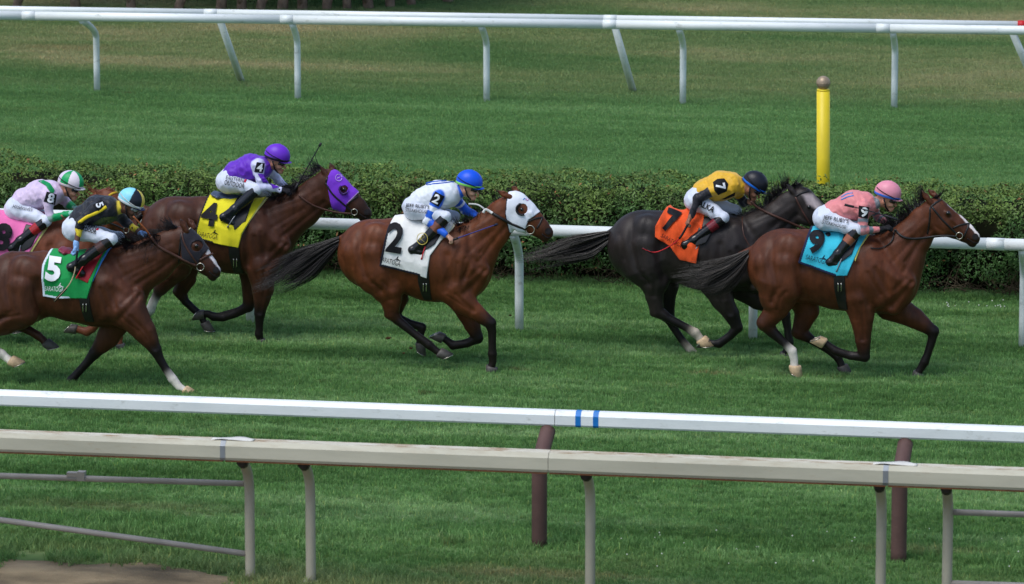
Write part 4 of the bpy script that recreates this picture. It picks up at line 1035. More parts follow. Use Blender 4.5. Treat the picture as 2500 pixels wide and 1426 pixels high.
    for P0, P1, rr, col in hooves:                           # hooves
        ax = unit(P1 - P0); ax[1] *= 0.3; ax = unit(ax); toe = np.array([-ax[2], 0, ax[0]]); Lh = 0.088; rr = rr * 1.12
        a = R(-32); sn = np.array([ax[0] * math.cos(a) - ax[2] * math.sin(a), 0, ax[0] * math.sin(a) + ax[2] * math.cos(a)]); st = np.array([-sn[2], 0, sn[0]])
        b = MB(); n2 = 14; rings = []
        for f, R_, ctr, uu in ((0, rr * .92, P0 - ax * .004, toe), (0.18, rr * 1.02, P0 + ax * Lh * .15, toe), (1.0, rr * 1.26, P0 + ax * Lh * 0.95 + toe * 0.012, st), (1.03, rr * 1.15, P0 + ax * Lh * 0.98 + toe * 0.012 + sn * .006, st)):
            for j in range(n2):
                t = 2 * math.pi * j / n2; b.v.append(ctr + (uu * math.cos(t) * (1.12 if math.cos(t) > 0 else 0.85) + np.array([0, 1, 0]) * math.sin(t) * 0.95) * R_); b.c.append(col * (1.0 if f < 1 else 0.75))
        for i in range(3):
            for j in range(n2): b.f.append((i * n2 + j, i * n2 + (j + 1) % n2, (i + 1) * n2 + (j + 1) % n2, (i + 1) * n2 + j))
        b.f += [tuple(range(n2))[::-1], tuple(3 * n2 + j for j in range(n2))]
        b.build('hoof', hoof_m, root)
        b2 = MB(); P_ = [P0 + ax * Lh * 0.98 + toe * 0.012 + sn * .008 + (st * math.cos(t) * (1.12 if math.cos(t) > 0 else .85) + np.array([0, 1, 0]) * math.sin(t) * .95) * rr * 1.16 for t in np.linspace(-2.3, 2.3, 14)]
        b2.tube(P_, 0.006, 5, flat=0.8); b2.build('horseshoe', steel, root)
    l, nn = hit(tree, *H['eye'])
    if l is not None:
        b = MB(); c = l + np.array([0, 0.013, 0]); P_ = [c + np.array([0, 0, -0.022 * math.cos(a)]) for a in np.linspace(0.05, math.pi - 0.05, 9)]
        b.tube(P_, [0.022 * math.sin(a) for a in np.linspace(0.05, math.pi - 0.05, 9)], 12); b.build('eye', eye_m, root)
    # hair
    tl_ = H['tail']
    strands(tl_['guides'], int(tl_.get('n', 260) * 2.6), Y, r, 0.0040, 0.025, 0.11, tl_.get('jit', 10), tl_.get('cuts', (0.5, 1.0)), tl_.get('cols', ((20, 17, 18), (52, 42, 40)))).build('tail', hair_m, root)
    gm = tl_['guides'][len(tl_['guides']) // 2]; gc = [W(x, y, Y) for x, y in gm]; gc = smooth_path(gc, 4)[:int(len(smooth_path(gc, 4)) * .62)]
    b = MB(); b.tube(gc, np.concatenate([np.linspace(0.045, 0.062, 4), np.linspace(0.058, 0.006, len(gc) - 4)]), 10, flat=0.7, c=lin(tl_.get('cols', ((20, 17, 18), (52, 42, 40)))[0])); b.build('tail_bone_hair', hair_m, root)
    for mn in H['mane']:
        mane_hair(mn['crest'], mn['flow'], mn.get('n', 160), Y, r, mn.get('ln', (20, 45)), mn.get('w', 0.006), mn.get('cols', ((18, 16, 18), (44, 36, 36))), mn.get('spread', 0.4), mn.get('y', (-0.06, 0.10)), curl=mn.get('curl', 14)).build(mn.get('name', 'mane'), hair_m, root)
    # saddle cloth with number, girth, pad, saddle
    k = H['cloth']
    if 'pad' in k: shell('saddle_pad', T, Y, k['pad'], 0.011, cloth_v, root, lin(k['padcol']), 0.003, seed=2)
    gq = k['girth']; shell('girth', T, Y, gq, 0.014, black_leather, root)
    o, V, Q = shell('saddle_cloth', T, Y, k['poly'], 0.022, cloth_v, root, lin(k['col']), k.get('wr', 0.014), trim=k.get('trim'), seed=H['seed'])
    ct = bvh((V, Q))
    for a in k['text']: 
        q = lettering(a[0], a[1], ct, *a[2:5], MATS[a[5]], o, **dict(dict(off=0.016), **a[6]))
    for name, pts, rr, mm in k.get('lines', ()):
        strap(name, ct, pts, rr, MATS[mm], o, 0.004)
    if k.get('buckle'):
        bx_, by_ = k['buckle']; gt = bvh((T.V, T.Q))
        for dx in (-3, 4):
            strap('girth_buckle', gt, [(bx_ + dx, by_ - 10), (bx_ + dx, by_ + 10)], 0.006, steel, root, 0.03)
    sd_ = H['saddle']; sp_ = Solid()
    A, B_ = W(*sd_['cantle'], Y), W(*sd_['pommel'], Y)
    mid = (A + B_) / 2 - np.array([0, 0, 0.02])
    sp_.chain([(A, 0.022, 5.0), (A * .7 + mid * .3 - np.array([0, 0, .01]), 0.026, 4.6), (mid, 0.028, 3.2), (B_, 0.030, 1.8)], 0.02, [lin(sd_['col'])] * 4)
    sp_.mesh('saddle', vmat('saddle leather', 0.4, 0.45, 0.12, 20.0), root, 0.009, lin(sd_['col']))
    shell('saddle_flap', T, Y, sd_['flap'], 0.036, MATS[sd_.get('flapm', 'bl')], root)
    # bridle
    bt = tree; parts_ = [(T.V, T.Q)]
    if 'hood' in H:
        hd = H['hood']
        T2 = Solid(); T2.p = [q_ for q_ in T.p if not q_.get('ear')]
        hp = np.array([q_[0] for q_ in HN[:3]]); T2.field(T.h, lo=hp.min(0) - 0.30, hi=hp.max(0) + 0.30)
        o, V, Q = shell('hood', T2, Y, hd['poly'], 0.009, hood_v, root, lin(hd['col']), 0.002, lat=-0.10, holes=[hd['eye']], trim=hd.get('trim'), wf=18)
        parts_.append((V, Q)); ht = bvh(*parts_)
        ex, ey, er = hd['eye']
        if 'cup' in hd:
            strap('eye_cup', ht, [(ex + er * 1.12 * math.cos(t), ey + er * 1.12 * math.sin(t)) for t in np.linspace(hd['cup'][0], hd['cup'][1], 14)], 0.011, MATS[hd['cup'][2]], o, 0.010, 1.0, False)
        for a in hd.get('text', ()): lettering(a[0], a[1], ht, *a[2:5], MATS[a[5]], o, **a[6])
        for name, pts, rr, mm in hd.get('lines', ()): strap(name, ht, pts, rr, MATS[mm], o, 0.003)
        bt = ht
    for name, pts, rr, mm in H['bridle']: strap(name, bt, pts, rr, MATS[mm], root, 0.004)
    bx_, by_, br = H['bit']
    l, nn = hit(bt, bx_, by_)
    yb_ = (l[1] if l is not None else Y - 0.06) - 0.015
    P_ = [W(bx_ + br * math.cos(t), by_ + br * math.sin(t), yb_) for t in np.linspace(0, 2 * math.pi, 19)]
    b = MB(); b.tube(P_, 0.0055, 6, cap=False); b.build('bit_ring', steel, root)
    for pts, rr, mm in H['reins']:
        n2 = len(pts); P_ = [W(x, y, yb_ + (H.get('handY', Y - 0.14) - yb_) * (i / (n2 - 1)) ** 0.7) for i, (x, y) in enumerate(pts)]
        P_ = smooth_path(P_, 5)
        out_ = []
        for p in P_:                                         # keep the rein outside the neck
            px, py = PIX(p); l, nn = hit(tree, px, py)
            if l is not None and l[1] - 0.012 < p[1]: p = W(px, py, l[1] - 0.014)
            out_.append(p)
        b = MB(); b.tube(out_, rr, 6, flat=0.5, upref=(0, 1, 0)); b.build('rein', MATS[mm], root)
    H['_tree'] = tree; H['_T'] = T; H['_root'] = root
    return root
# ------------------------------------------------------------------ riders
silk_v = vmat('silk jacket', 0.5, 0.3, 0.05, 9.0, bump=0.35, bscale=26, sheen=0.15, bdist=0.012)
breech_v = vmat('white breeches', 0.6, 0.25, 0.05, 8.0, bump=0.3, bscale=24, sheen=0.1, bdist=0.012)
boot_v = vmat('riding boot', 0.22, 0.5, 0.2, 20.0, bump=0.08, bscale=40)
skin_v = vmat('skin', 0.5, 0.35, 0.10, 25.0)
helm_v = vmat('helmet cover', 0.42, 0.35, 0.05, 12.0, bump=0.08, bscale=60)
glove_v = vmat('glove', 0.7, 0.2, 0.2, 30.0)
lens_m = mat('goggle lens', (16, 15, 20), 0.12, 0.6, 0.2, 20.0)
frame_m = mat('goggle frame', (24, 24, 28), 0.5)
band_black = mat('black band', (20, 20, 24), 0.6)
stir_m = mat('stirrup steel', (150, 152, 156), 0.3, 0.5, metal=0.8)
red_plastic = mat('red plastic', (196, 30, 40), 0.4, 0.4, 0.15)
crop_m = mat('black crop', (24, 24, 30), 0.5, 0.4)
def hand(B, wrist, kn, s, rs=1.0, col=None, grip=None):
    """palm, four bent fingers of unequal length and a thumb from the palm's side"""
    f = unit(kn - wrist); l_ = np.array([0, 1.0, 0]) if grip is None else unit(grip); l_ = unit(l_ - f * np.dot(l_, f)); n_ = np.cross(f, l_) * (1 if np.cross(f, l_)[2] < 0 else -1)
    B.cap(wrist, kn, 0.023 * rs, 0.021 * rs, 1.0, k=0.012, col=col)
    for i, ln in enumerate((0.92, 1.05, 1.0, 0.8)):
        o_ = l_ * (i - 1.5) * 0.0185; k0 = wrist * .25 + kn * .75 + o_; k1 = kn + f * .012 * ln + o_ + n_ * .004
        p1 = k1 + (f * .55 + n_ * .8) * 0.026 * ln; p2 = p1 + (-f * .5 + n_ * .7) * 0.022 * ln; p3 = p2 + (-f * .95 - n_ * .1) * 0.016 * ln
        rr = 0.0092 * rs
        B.cap(k0, k1, rr * 1.15, rr * 1.1, k=0.006, col=col); B.cap(k1, p1, rr * 1.05, rr, k=0.003, col=col); B.cap(p1, p2, rr, rr * .92, k=0.003, col=col); B.cap(p2, p3, rr * .92, rr * .8, k=0.003, col=col)
    t0 = wrist * .6 + kn * .4 - l_ * 0.026; t1 = t0 + f * 0.03 - l_ * 0.012 + n_ * .014; t2 = t1 + f * 0.02 + l_ * 0.014 + n_ * .016
    B.cap(t0, t1, 0.0125 * rs, 0.0105 * rs, k=0.006, col=col); B.cap(t1, t2, 0.0105 * rs, 0.009 * rs, k=0.003, col=col)
def cutmesh(S_, name, m, parent, h, base, cuts, sigma=0.004, disp=None):
    """a solid trimmed by planes (point, outward normal)"""
    D = S_.field(h); X, Y_, Z = S_.grid()
    if disp is not None: D = D + disp(X, Y_, Z).astype(np.float32)
    for p, nrm in cuts: D = np.maximum(D, ((X - p[0]) * nrm[0] + (Y_ - p[1]) * nrm[1] + (Z - p[2]) * nrm[2]).astype(np.float32))
    V, Q = surface(D, S_.lo, h); c = S_.colour(V, base, sigma) if base is not None else None
    S_.V, S_.Q = V, Q
    return mesh_obj(name, V, Q, m, parent, True, c)
def wrinkle(a1, f1, seed):
    return lambda X, Y_, Z: a1 * (2.0 * np.abs(noise3(X * 1.0 + Z * .6, Y_ * .8, Z * 0.6 - X * .5, f1, seed)) - 0.6 + 0.5 * noise3(X, Y_, Z, f1 * 1.9, seed + 1))
def steps(lst):
    """colour along a limb: list of (up to t, colour)"""
    def f(t, V):
        c = np.tile(np.asarray(lst[-1][1], float), (len(t), 1))
        for u, col in lst[::-1]: c[t < u] = col
        return c
    return f
def rider(J):
    Y = J['Y']; q = J['pelvis']; base = W(q[0], q[1], Y)
    root = empty('person', (base[0], Y, base[2])); tag(root, J['label'], 'jockey', 'jockeys riding the racehorses')
    s_ = S(base)
    def P(k, lat): return W(k[0], k[1], Y + lat)
    tor = [(P(x[:2], 0), x[2] / s_, k) for x, k in zip(J['torso'], (1.42, 1.25, 1.28, 1.35))]
    hel = P(J['helmet'], 0); a = R(J['face']); f = np.array([math.cos(a), 0, -math.sin(a)]); u = np.array([math.sin(a), 0, math.cos(a)])
    hc = hel - u * 0.045 + f * 0.0
    skin = lin(J['skin']); sy = np.array([0, 1.0, 0])
    arms = {}; legs = {}
    for s, k in ((-1, 'n'), (1, 'f')):
        arms[k] = [P(p, s * la) for p, la in zip(J['arm_' + k], (0.165, 0.215, J.get('wl_' + k, 0.15), J.get('hl_' + k, 0.12)))]
        legs[k] = [P(p, s * la) for p, la in zip(J['leg_' + k], (0.085, 0.215, 0.275, 0.285, 0.27))]
    gr = None
    B = Solid()
    B.chain([(p, r * 0.86, k) for p, r, k in tor], 0.03, [skin] * 4)
    B.cap(tor[3][0] + np.array([0.03, 0, 0.02]), hc - u * 0.06 - f * 0.03, 0.062, 0.050, 1.0, k=0.03, col=skin)
    B.ell(hc, (0.095, 0.075, 0.110), -a, 0.02, skin)
    B.cap(hc + f * .02 - u * .055, hc + f * .055 - u * .105, 0.052, 0.034, 1.0, k=0.02, col=skin)
    B.cap(hc + f * .086 - u * .030, hc + f * .112 - u * .062, 0.010, 0.0135, 1.0, k=0.01, col=skin * np.array([1.05, .95, .92]))
    B.ell(hc + f * .078 - u * .118, (0.022, 0.024, 0.020), -a, 0.015, skin)
    for s in (-1, 1):
        B.ell(hc + f * .060 - u * .060 + sy * s * .042, (0.03, 0.022, 0.024), -a, 0.015, skin)
        B.ell(hc - f * .012 - u * .040 + sy * s * .078, (0.024, 0.010, 0.032), -a - 0.2, 0.006, skin * np.array([1.05, .9, .85]))
        B.ell(hc + f * .080 - u * .018 + sy * s * .032, (0.02, 0.026, 0.012), -a, 0.01, skin)
        B.ell(hc + f * .088 - u * .030 + sy * s * .032, (0.010, 0.014, 0.008), -a, 0.004, skin * .35)
    B.cap(hc + f * .098 - u * .086 - sy * .018, hc + f * .098 - u * .086 + sy * .018, 0.0075, 0.0075, k=0.005, col=skin * np.array([.95, .65, .62]))
    B.cap(hc + f * .094 - u * .097 - sy * .016, hc + f * .094 - u * .097 + sy * .016, 0.0085, 0.0085, k=0.005, col=skin * np.array([.95, .65, .62]))
    for k in 'nf':
        A_ = arms[k]; Lg = legs[k]
        B.cap(tor[3][0], A_[0], 0.07, 0.05, k=0.03, col=skin); B.cap(A_[0], A_[1], 0.045, 0.036, k=0.015, col=skin); B.cap(A_[1], A_[2], 0.036, 0.025, k=0.012, col=skin)
        hand(B, A_[2] * .9 + A_[3] * .1, A_[2] * .25 + A_[3] * .75, -1 if k == 'n' else 1, 0.9 if J['glove'] else 1.0, skin)
        B.cap(tor[0][0], Lg[0], 0.09, 0.085, k=0.03, col=skin); B.cap(Lg[0], Lg[1], 0.075, 0.050, k=0.02, col=skin); B.cap(Lg[1], Lg[2], 0.045, 0.032, k=0.015, col=skin); B.cap(Lg[2], Lg[3], 0.03, 0.026, k=0.012, col=skin); B.cap(Lg[3], Lg[4], 0.026, 0.022, k=0.012, col=skin)
    B.mesh('body', skin_v, root, 0.008, skin, 0.006)
    # breeches
    bc = lin(J.get('breech', (208, 214, 228)))
    Q = Solid()
    Q.chain([(p, r * 1.0, k) for p, r, k in tor[:2]], 0.03, [bc, bc])
    for k in 'nf':
        Lg = legs[k]
        Q.cap(tor[0][0] + (Lg[0] - tor[0][0]) * .5, Lg[0], 0.105, 0.108, k=0.05, col=bc); Q.cap(Lg[0], Lg[0] * .35 + Lg[1] * .65, 0.100, 0.072, k=0.03, col=bc); Q.cap(Lg[0] * .35 + Lg[1] * .65, Lg[1], 0.072, 0.056, k=0.02, col=bc)
        Q.cap(Lg[1], Lg[1] * .80 + Lg[2] * .20, 0.060, 0.050, k=0.02, col=bc)
    cutmesh(Q, 'breeches', breech_v, root, 0.009, bc, [], disp=wrinkle(0.0055, 15, J['seed']))
    bt = bvh((Q.V, Q.Q))
    # jacket
    K = Solid(); jc = lin(J['silk'])
    K.chain([(tor[0][0] * .30 + tor[1][0] * .70, tor[1][1] * 1.02, 1.27)] + [(p, r * 1.03, k) for p, r, k in tor[1:]], 0.03, [jc] * 4)
    K.cap(tor[3][0], tor[3][0] * .5 + (hc - u * .06 - f * .04) * .5, 0.088, 0.066, 1.0, k=0.03, col=lin(J.get('collar', J['silk'])))
    K.cap(tor[3][0] * .5 + (hc - u * .06 - f * .04) * .5, tor[3][0] * .28 + (hc - u * .06 - f * .04) * .72, 0.068, 0.066, 1.0, k=0.01, col=lin(J.get('collar', J['silk'])))
    for k in 'nf':
        A_ = arms[k]; sl_ = J['sleeve_' + k] if 'sleeve_' + k in J else J['sleeve_n']
        up = [(t, lin(c)) for t, c in sl_[0]]; lo_ = [(t, lin(c)) for t, c in sl_[1]]
        K.cap(tor[3][0] * .4 + A_[0] * .6, A_[0], 0.080, 0.061, k=0.03, col=up[0][1]); K.cap(A_[0], A_[1], 0.058, 0.045, k=0.02, col=steps(up)); e = A_[1] + (A_[2] - A_[1]) * J.get('cuff', 0.95)
        K.cap(A_[1], e, 0.046, 0.033, k=0.015, col=steps(lo_))
    cuts = []
    o = None
    D = K.mesh('jacket', silk_v, root, 0.0085, jc, 0.003, disp=wrinkle(0.0075, 17, J['seed'] + 5), post=J.get('jpost'))
    jt = bvh((K.V, K.Q), (Q.V, Q.Q))
    # boots
    for k in 'nf':
        Lg = legs[k]; S2 = Solid(); up = Lg[1] * .92 + Lg[2] * .08
        ccs = steps([(t, lin(c)) for t, c in J['boot']]); bl = lin(J['boot'][-1][1])
        S2.cap(up, Lg[2], 0.061, 0.049, k=0.012, col=ccs)
        S2.cap(Lg[2], Lg[3], 0.046, 0.040, k=0.02, col=bl); S2.cap(Lg[3], Lg[4], 0.040, 0.031, 1.1, k=0.015, col=bl); S2.cap(Lg[2], Lg[4] * .6 + Lg[3] * .4, 0.044, 0.034, k=0.02, col=bl)
        sole_n = unit(np.cross(sy, Lg[4] - Lg[3]));  sole_n = sole_n if sole_n[2] < 0 else -sole_n
        S2.cap(Lg[3] + sole_n * 0.038, Lg[4] + sole_n * 0.027 + unit(Lg[4] - Lg[3]) * .012, 0.010, 0.008, 3.0, k=0.004, col=bl * .6)
        S2.mesh('boot', boot_v, root, 0.008, bl, 0.002)
        if k == 'n': J['_boot'] = (S2.V, S2.Q)
        if J['glove']:
            S3 = Solid(); gc = lin(J['glove']); A_ = arms[k]
            hand(S3, A_[2] * .95 + A_[3] * .05, A_[2] * .25 + A_[3] * .75, -1 if k == 'n' else 1, 1.22, gc)
            S3.cap(A_[2] * 1.15 - A_[3] * .15, A_[2] * .8 + A_[3] * .2, 0.030, 0.026, k=0.01, col=gc)
            S3.mesh('glove', glove_v, root, 0.0065, gc)
    # helmet
    E = Solid(); E.ell(hel, (0.136, 0.112, 0.120), -a, 0.01, J['capcol'](hel, f, u) if callable(J['capcol']) else lin(J['capcol']))
    E.ell(hel + u * 0.118, (0.012, 0.012, 0.008), -a, 0.006, lin(J.get('button', J['capcol'] if not callable(J['capcol']) else (40, 160, 90))))
    cutmesh(E, 'helmet', helm_v, root, 0.006, lin((128, 128, 128)), [(hel - u * 0.042, -u)], 0.0005)
    et = bvh((E.V, E.Q))
    E2 = Solid(); E2.ell(hel, (0.1385, 0.1145, 0.1225), -a, 0.01); cutmesh(E2, 'cap_band', mat('band %s' % J['label'][:12], J['band'], 0.45), root, 0.0055, None, [(hel - u * 0.040, -u), (hel - u * 0.014, u)])
    E3 = Solid(); E3.ell(hel + f * 0.095 - u * 0.046, (0.072, 0.082, 0.011), -a + 0.12, 0.01); E3.mesh('peak', mat('peak %s' % J['label'][:12], J['peak'], 0.45), root, 0.006)
    E4 = Solid()
    for s in (-1, 1): E4.ell(hc + f * .082 - u * .020 + sy * s * .036, (0.024, 0.036, 0.024), -a, 0.012)
    E4.cap(hc + f * .055 - u * .018 - sy * .072, hc + f * .055 - u * .018 + sy * .072, 0.016, 0.016, k=0.01)
    E4.mesh('goggles', lens_m if not J.get('clear') else mat('clear goggle', (150, 156, 160), 0.15, 0.6), root, 0.006)
    for s in (-1, 1):                                        # chin strap and goggle strap, each side
        b = MB(); b.tube([hel - f * .02 - u * .05 + sy * s * .098, hc + f * .02 - u * .09 + sy * s * .068, hc + f * .055 - u * .128 + sy * s * .03], 0.008, 6, flat=0.5); b.build('chin_strap', band_black, root)
        th = np.linspace(0.15, 2.6, 16)
        b = MB(); b.tube([hel + (f * math.cos(t) * 0.139 + sy * s * math.sin(t) * .116) - u * (0.045 - 0.075 * (t - 0.15) / 2.45) for t in th], 0.0075, 6, flat=0.5); b.build('goggle_strap', MATS.get(J.get('gstrap', 'black band')), root)
    # numbers and lettering
    for a_ in J.get('patch', ()): patch(a_[0], jt, a_[1], MATS[a_[2]], root, a_[3] if len(a_) > 3 else 0.006, 4.0)
    for a_ in J.get('text', ()): lettering(a_[0], a_[1], jt, *a_[2:5], MATS[a_[5]], root, **a_[6])
    for name, pts, rr, mm in J.get('lines', ()): strap(name, jt, pts, rr, MATS[mm], root, 0.003)
    if '_boot' in J:
        bo = bvh(J['_boot'])
        for name, pts, rr, mm in J.get('bootlines', ()): strap(name, bo, pts, rr, MATS[mm], root, 0.003)
    # stirrup belongs to the horse's tack
    H = J['horse']
    for k in 'nf':
        Lg = legs[k]; c = Lg[3] * .2 + Lg[4] * .8; d = unit(Lg[4] - Lg[3]); up = np.array([-d[2], 0, d[0]]); up = up if up[2] > 0 else -up
        m_ = MATS[J.get('stirrup', 'stirrup steel')]; b = MB()
        b.tube([c - up * 0.052 + sy * 0.055, c - up * .052 - sy * .055], 0.011, 8); b.tube(smooth_path([c - up * .052 - sy * .055, c + up * 0.0 - sy * .056, c + up * .075 - sy * .03, c + up * .09, c + up * .075 + sy * .03, c + sy * .056, c - up * .052 + sy * .055], 4), 0.006, 7)
        st = b.build('stirrup', m_, H['_root'])
        A = W(*H['saddle']['pommel'], Y + (-0.16 if k == 'n' else 0.16)) - np.array([0.04, 0, 0.03])
        b = MB(); b.tube([c + up * .088, (c + up * .088) * .5 + A * .5 + np.array([0, -0.03 if k == 'n' else 0.03, 0]), A], 0.010, 6, flat=0.35, upref=(0, 1, 0)); b.build('stirrup_leather', black_leather, st)
    if 'crop' in J:
        cpt, yo, lab, cm, hl = J['crop']
        pts = smooth_path([W(x, y, Y + yo) for x, y in cpt], 5) if len(cpt) > 2 else [W(cpt[0][0] + (cpt[1][0] - cpt[0][0]) * t, cpt[0][1] + (cpt[1][1] - cpt[0][1]) * t, Y + yo) for t in np.linspace(0, 1, 8)]
        e = empty('riding_crop', pts[0]); tag(e, lab, 'riding crop', 'riding crops held by the jockeys'); n2 = len(pts)
        b = MB(); b.tube(pts, np.linspace(0.0075, 0.005, n2), 7); b.build('shaft', MATS[cm], e)
        hn = max(2, int(n2 * 0.35)); b = MB(); b.tube(pts[:hn], 0.0115, 8); b.build('handle', crop_m, e)
        m2 = max(2, int(n2 * 0.25)); b = MB(); b.tube(pts[-m2:], 0.013, 8, flat=0.35, upref=(0, 1, 0)); b.build('flap', MATS[hl] if hl else crop_m, e)
    return root
# ------------------------------------------------------------------ the field: measured from the photograph
HC = dict(k=(78, 74, 70), t=(196, 168, 132), w=(222, 214, 204), b=(196, 196, 190))
KB = dict(blk='black_leather')
for nm_, mm_ in (('bl', black_leather), ('br', brown_leather), ('wp', white_print), ('bp', black_print), ('st', steel), ('rp', red_plastic)): MATS[nm_] = mm_
mat('navy print', (20, 24, 48), 0.7, 0.2, 0.1); mat('flame print', (196, 30, 60), 0.7, 0.2, 0.1); mat('pink print', (214, 120, 190), 0.7, 0.2, 0.1)
mat('lilac print', (200, 170, 236), 0.7, 0.2, 0.1); mat('gold print', (206, 186, 90), 0.6, 0.3, 0.1); mat('yellow braid', (226, 200, 40), 0.6, 0.2, 0.1)
mat('cup black', (24, 22, 26), 0.5); mat('cup purple', (60, 30, 100), 0.5); mat('brow yellow', (210, 170, 40), 0.6); mat('blue braid', (28, 86, 190), 0.6); mat('tan leather', (150, 84, 44), 0.5)
mat('saddle red', (150, 20, 34), 0.5, 0.3, 0.15); mat('white rein', (226, 226, 224), 0.6); mat('pale crop', (206, 186, 150), 0.5); mat('red crop', (200, 28, 40), 0.4); mat('blue crop', (36, 44, 120), 0.4)
mat('sky braid', (96, 150, 220), 0.6); mat('olive brocade', (92, 96, 40), 0.6, 0.3, 0.5, 60.0, c2=(30, 70, 50)); mat('purple silk', (98, 38, 182), 0.5); mat('green silk', (0, 150, 84), 0.5); mat('black silk', (26, 25, 32), 0.5)
def logo(x, y, s, ang, m):
    a = R(ang); f = lambda u, v: (x + s * (u * math.cos(a) - v * math.sin(a)), y + s * (u * math.sin(a) + v * math.cos(a)))
    return [('emblem', [f(0, -1), f(-0.25, -0.4), f(d, 0.25)], 0.0028, m) for d in (-0.95, -0.45, 0.05, 0.5, 1.0)]

H9 = dict(Y=48.38, seed=9, label='bright bay racehorse in a turquoise number nine cloth, leading the field', col=dict(HC, c=(84, 45, 26), d=(22, 16, 15)),
    trunk=[(1915, 648, 91), (1985, 650, 89), (2048, 660, 95), (2105, 668, 96), (2160, 681, 85)],
    neck=[(2186, 632, 70), (2226, 582, 47), (2256, 544, 40)], head=[(2283, 520, 36), (2303, 540, 37), (2332, 553, 30), (2355, 567, 24), (2374, 581, 19)],
    eye=(2314, 521), ears=[((2249, 463), (2272, 495)), ((2264, 461), (2289, 483))], hock=dict(nh=3, fh=2), knee=dict(nf=3, ff=2),
    legs=dict(nh=[(1905, 690, 62, 'c'), (1899, 725, 45, 'c'), (1898, 753, 28, 'c'), (1869, 788, 22, 'm'), (1885, 810, 17, 'd'), (1916, 839, 11.5, 'd'), (1934, 857, 13, 'w'), (1939, 880, 10.5, 'w'), (1939, 903, 14, 't')],
              fh=[(1955, 705, 52, 'c'), (1970, 758, 29, 'c'), (1952, 810, 19, 'm'), (1982, 830, 13, 'd'), (2024, 855, 11, 'd'), (2046, 873, 12, 'd'), (2052, 886, 10, 'd'), (2057, 900, 13, 'k')],
              nf=[(2095, 725, 46, 'c'), (2104, 770, 29, 'c'), (2107, 830, 19, 'm'), (2110, 870, 16, 'd'), (2077, 870, 11, 'd'), (2040, 857, 12, 'd'), (2024, 845, 10, 'd'), (2006, 832, 13, 't')],
              ff=[(2175, 745, 40, 'c'), (2232, 776, 24, 'c'), (2278, 809, 17, 'd'), (2276, 830, 12, 'd'), (2266, 862, 11, 'd'), (2257, 884, 12.5, 'd'), (2247, 901, 10, 'd'), (2238, 916, 13, 'k')]),
    tail=dict(root=(1834, 614), dock=(1806, 622), n=300, cuts=(0.5, 1.0), jit=9, cols=((19, 15, 14), (78, 66, 58)), guides=[[(1828, 608), (1780, 628), (1730, 640), (1680, 648), (1612, 668)], [(1828, 618), (1790, 650), (1740, 680), (1700, 700), (1655, 692)], [(1828, 632), (1815, 668), (1790, 700), (1750, 712), (1712, 706)]]),
    mane=[dict(crest=[(2260, 487), (2235, 509), (2206, 536), (2180, 556), (2150, 573)], flow=lambda t: (-0.55, -0.85) if t < .6 else (-.9, -.3), n=260, ln=(16, 46), spread=0.30), dict(name='forelock', crest=[(2274, 484), (2288, 482)], flow=(0.5, 0.05), n=30, ln=(10, 24), spread=0.3)],
    marks=[([(2312, 494), (2322, 501), (2363, 541), (2396, 570), (2392, 580), (2368, 556), (2340, 522), (2316, 503)], (226, 216, 212), True)],
    cloth=dict(poly=[(1978, 545), (1949, 641), (1990, 655), (2038, 671), (2069, 671), (2096, 608), (2118, 572), (2118, 545)], col=(52, 176, 200), trim=([1, 2, 3], lin((24, 32, 62)), 0.024), wr=0.011,
        pad=[(2075, 550), (2088, 640), (2100, 606), (2124, 574), (2124, 550)], padcol=(206, 196, 110), girth=[(2037, 640), (2062, 640), (2064, 700), (2068, 759), (2046, 759), (2037, 700)], buckle=(2050, 700),
        text=[('number', '9', 1993, 591, 58, 'bp', dict(ang=9, bold=0.05, wid=38)), ('lettering', 'SARATOGA', 1994, 634, 12, 'navy print', dict(ang=15, wid=54, bold=0.0))], lines=logo(2012, 632, 9, 12, 'navy print')),
    saddle=dict(cantle=(2012, 566), pommel=(2098, 570), col=(28, 28, 34), flap=[(2060, 572), (2098, 575), (2080, 620), (2052, 640), (2046, 610)]),
    bridle=[('browband', [(2272, 506), (2284, 496), (2300, 487)], 0.011, 'bl'), ('cheekpiece', [(2274, 504), (2300, 536), (2328, 564), (2336, 570)], 0.010, 'bl'), ('throatlatch', [(2271, 506), (2269, 540), (2264, 572)], 0.008, 'bl'), ('noseband', [(2326, 557), (2346, 549), (2366, 546)], 0.009, 'bl'), ('noseband', [(2366, 546), (2360, 562), (2352, 580)], 0.008, 'bl')],
    bit=(2342, 576, 8), reins=[([(2336, 578), (2299, 576), (2235, 583), (2204, 578), (2184, 560)], 0.012, 'bl'), ([(2184, 560), (2176, 590), (2150, 606), (2125, 605)], 0.007, 'bl')])

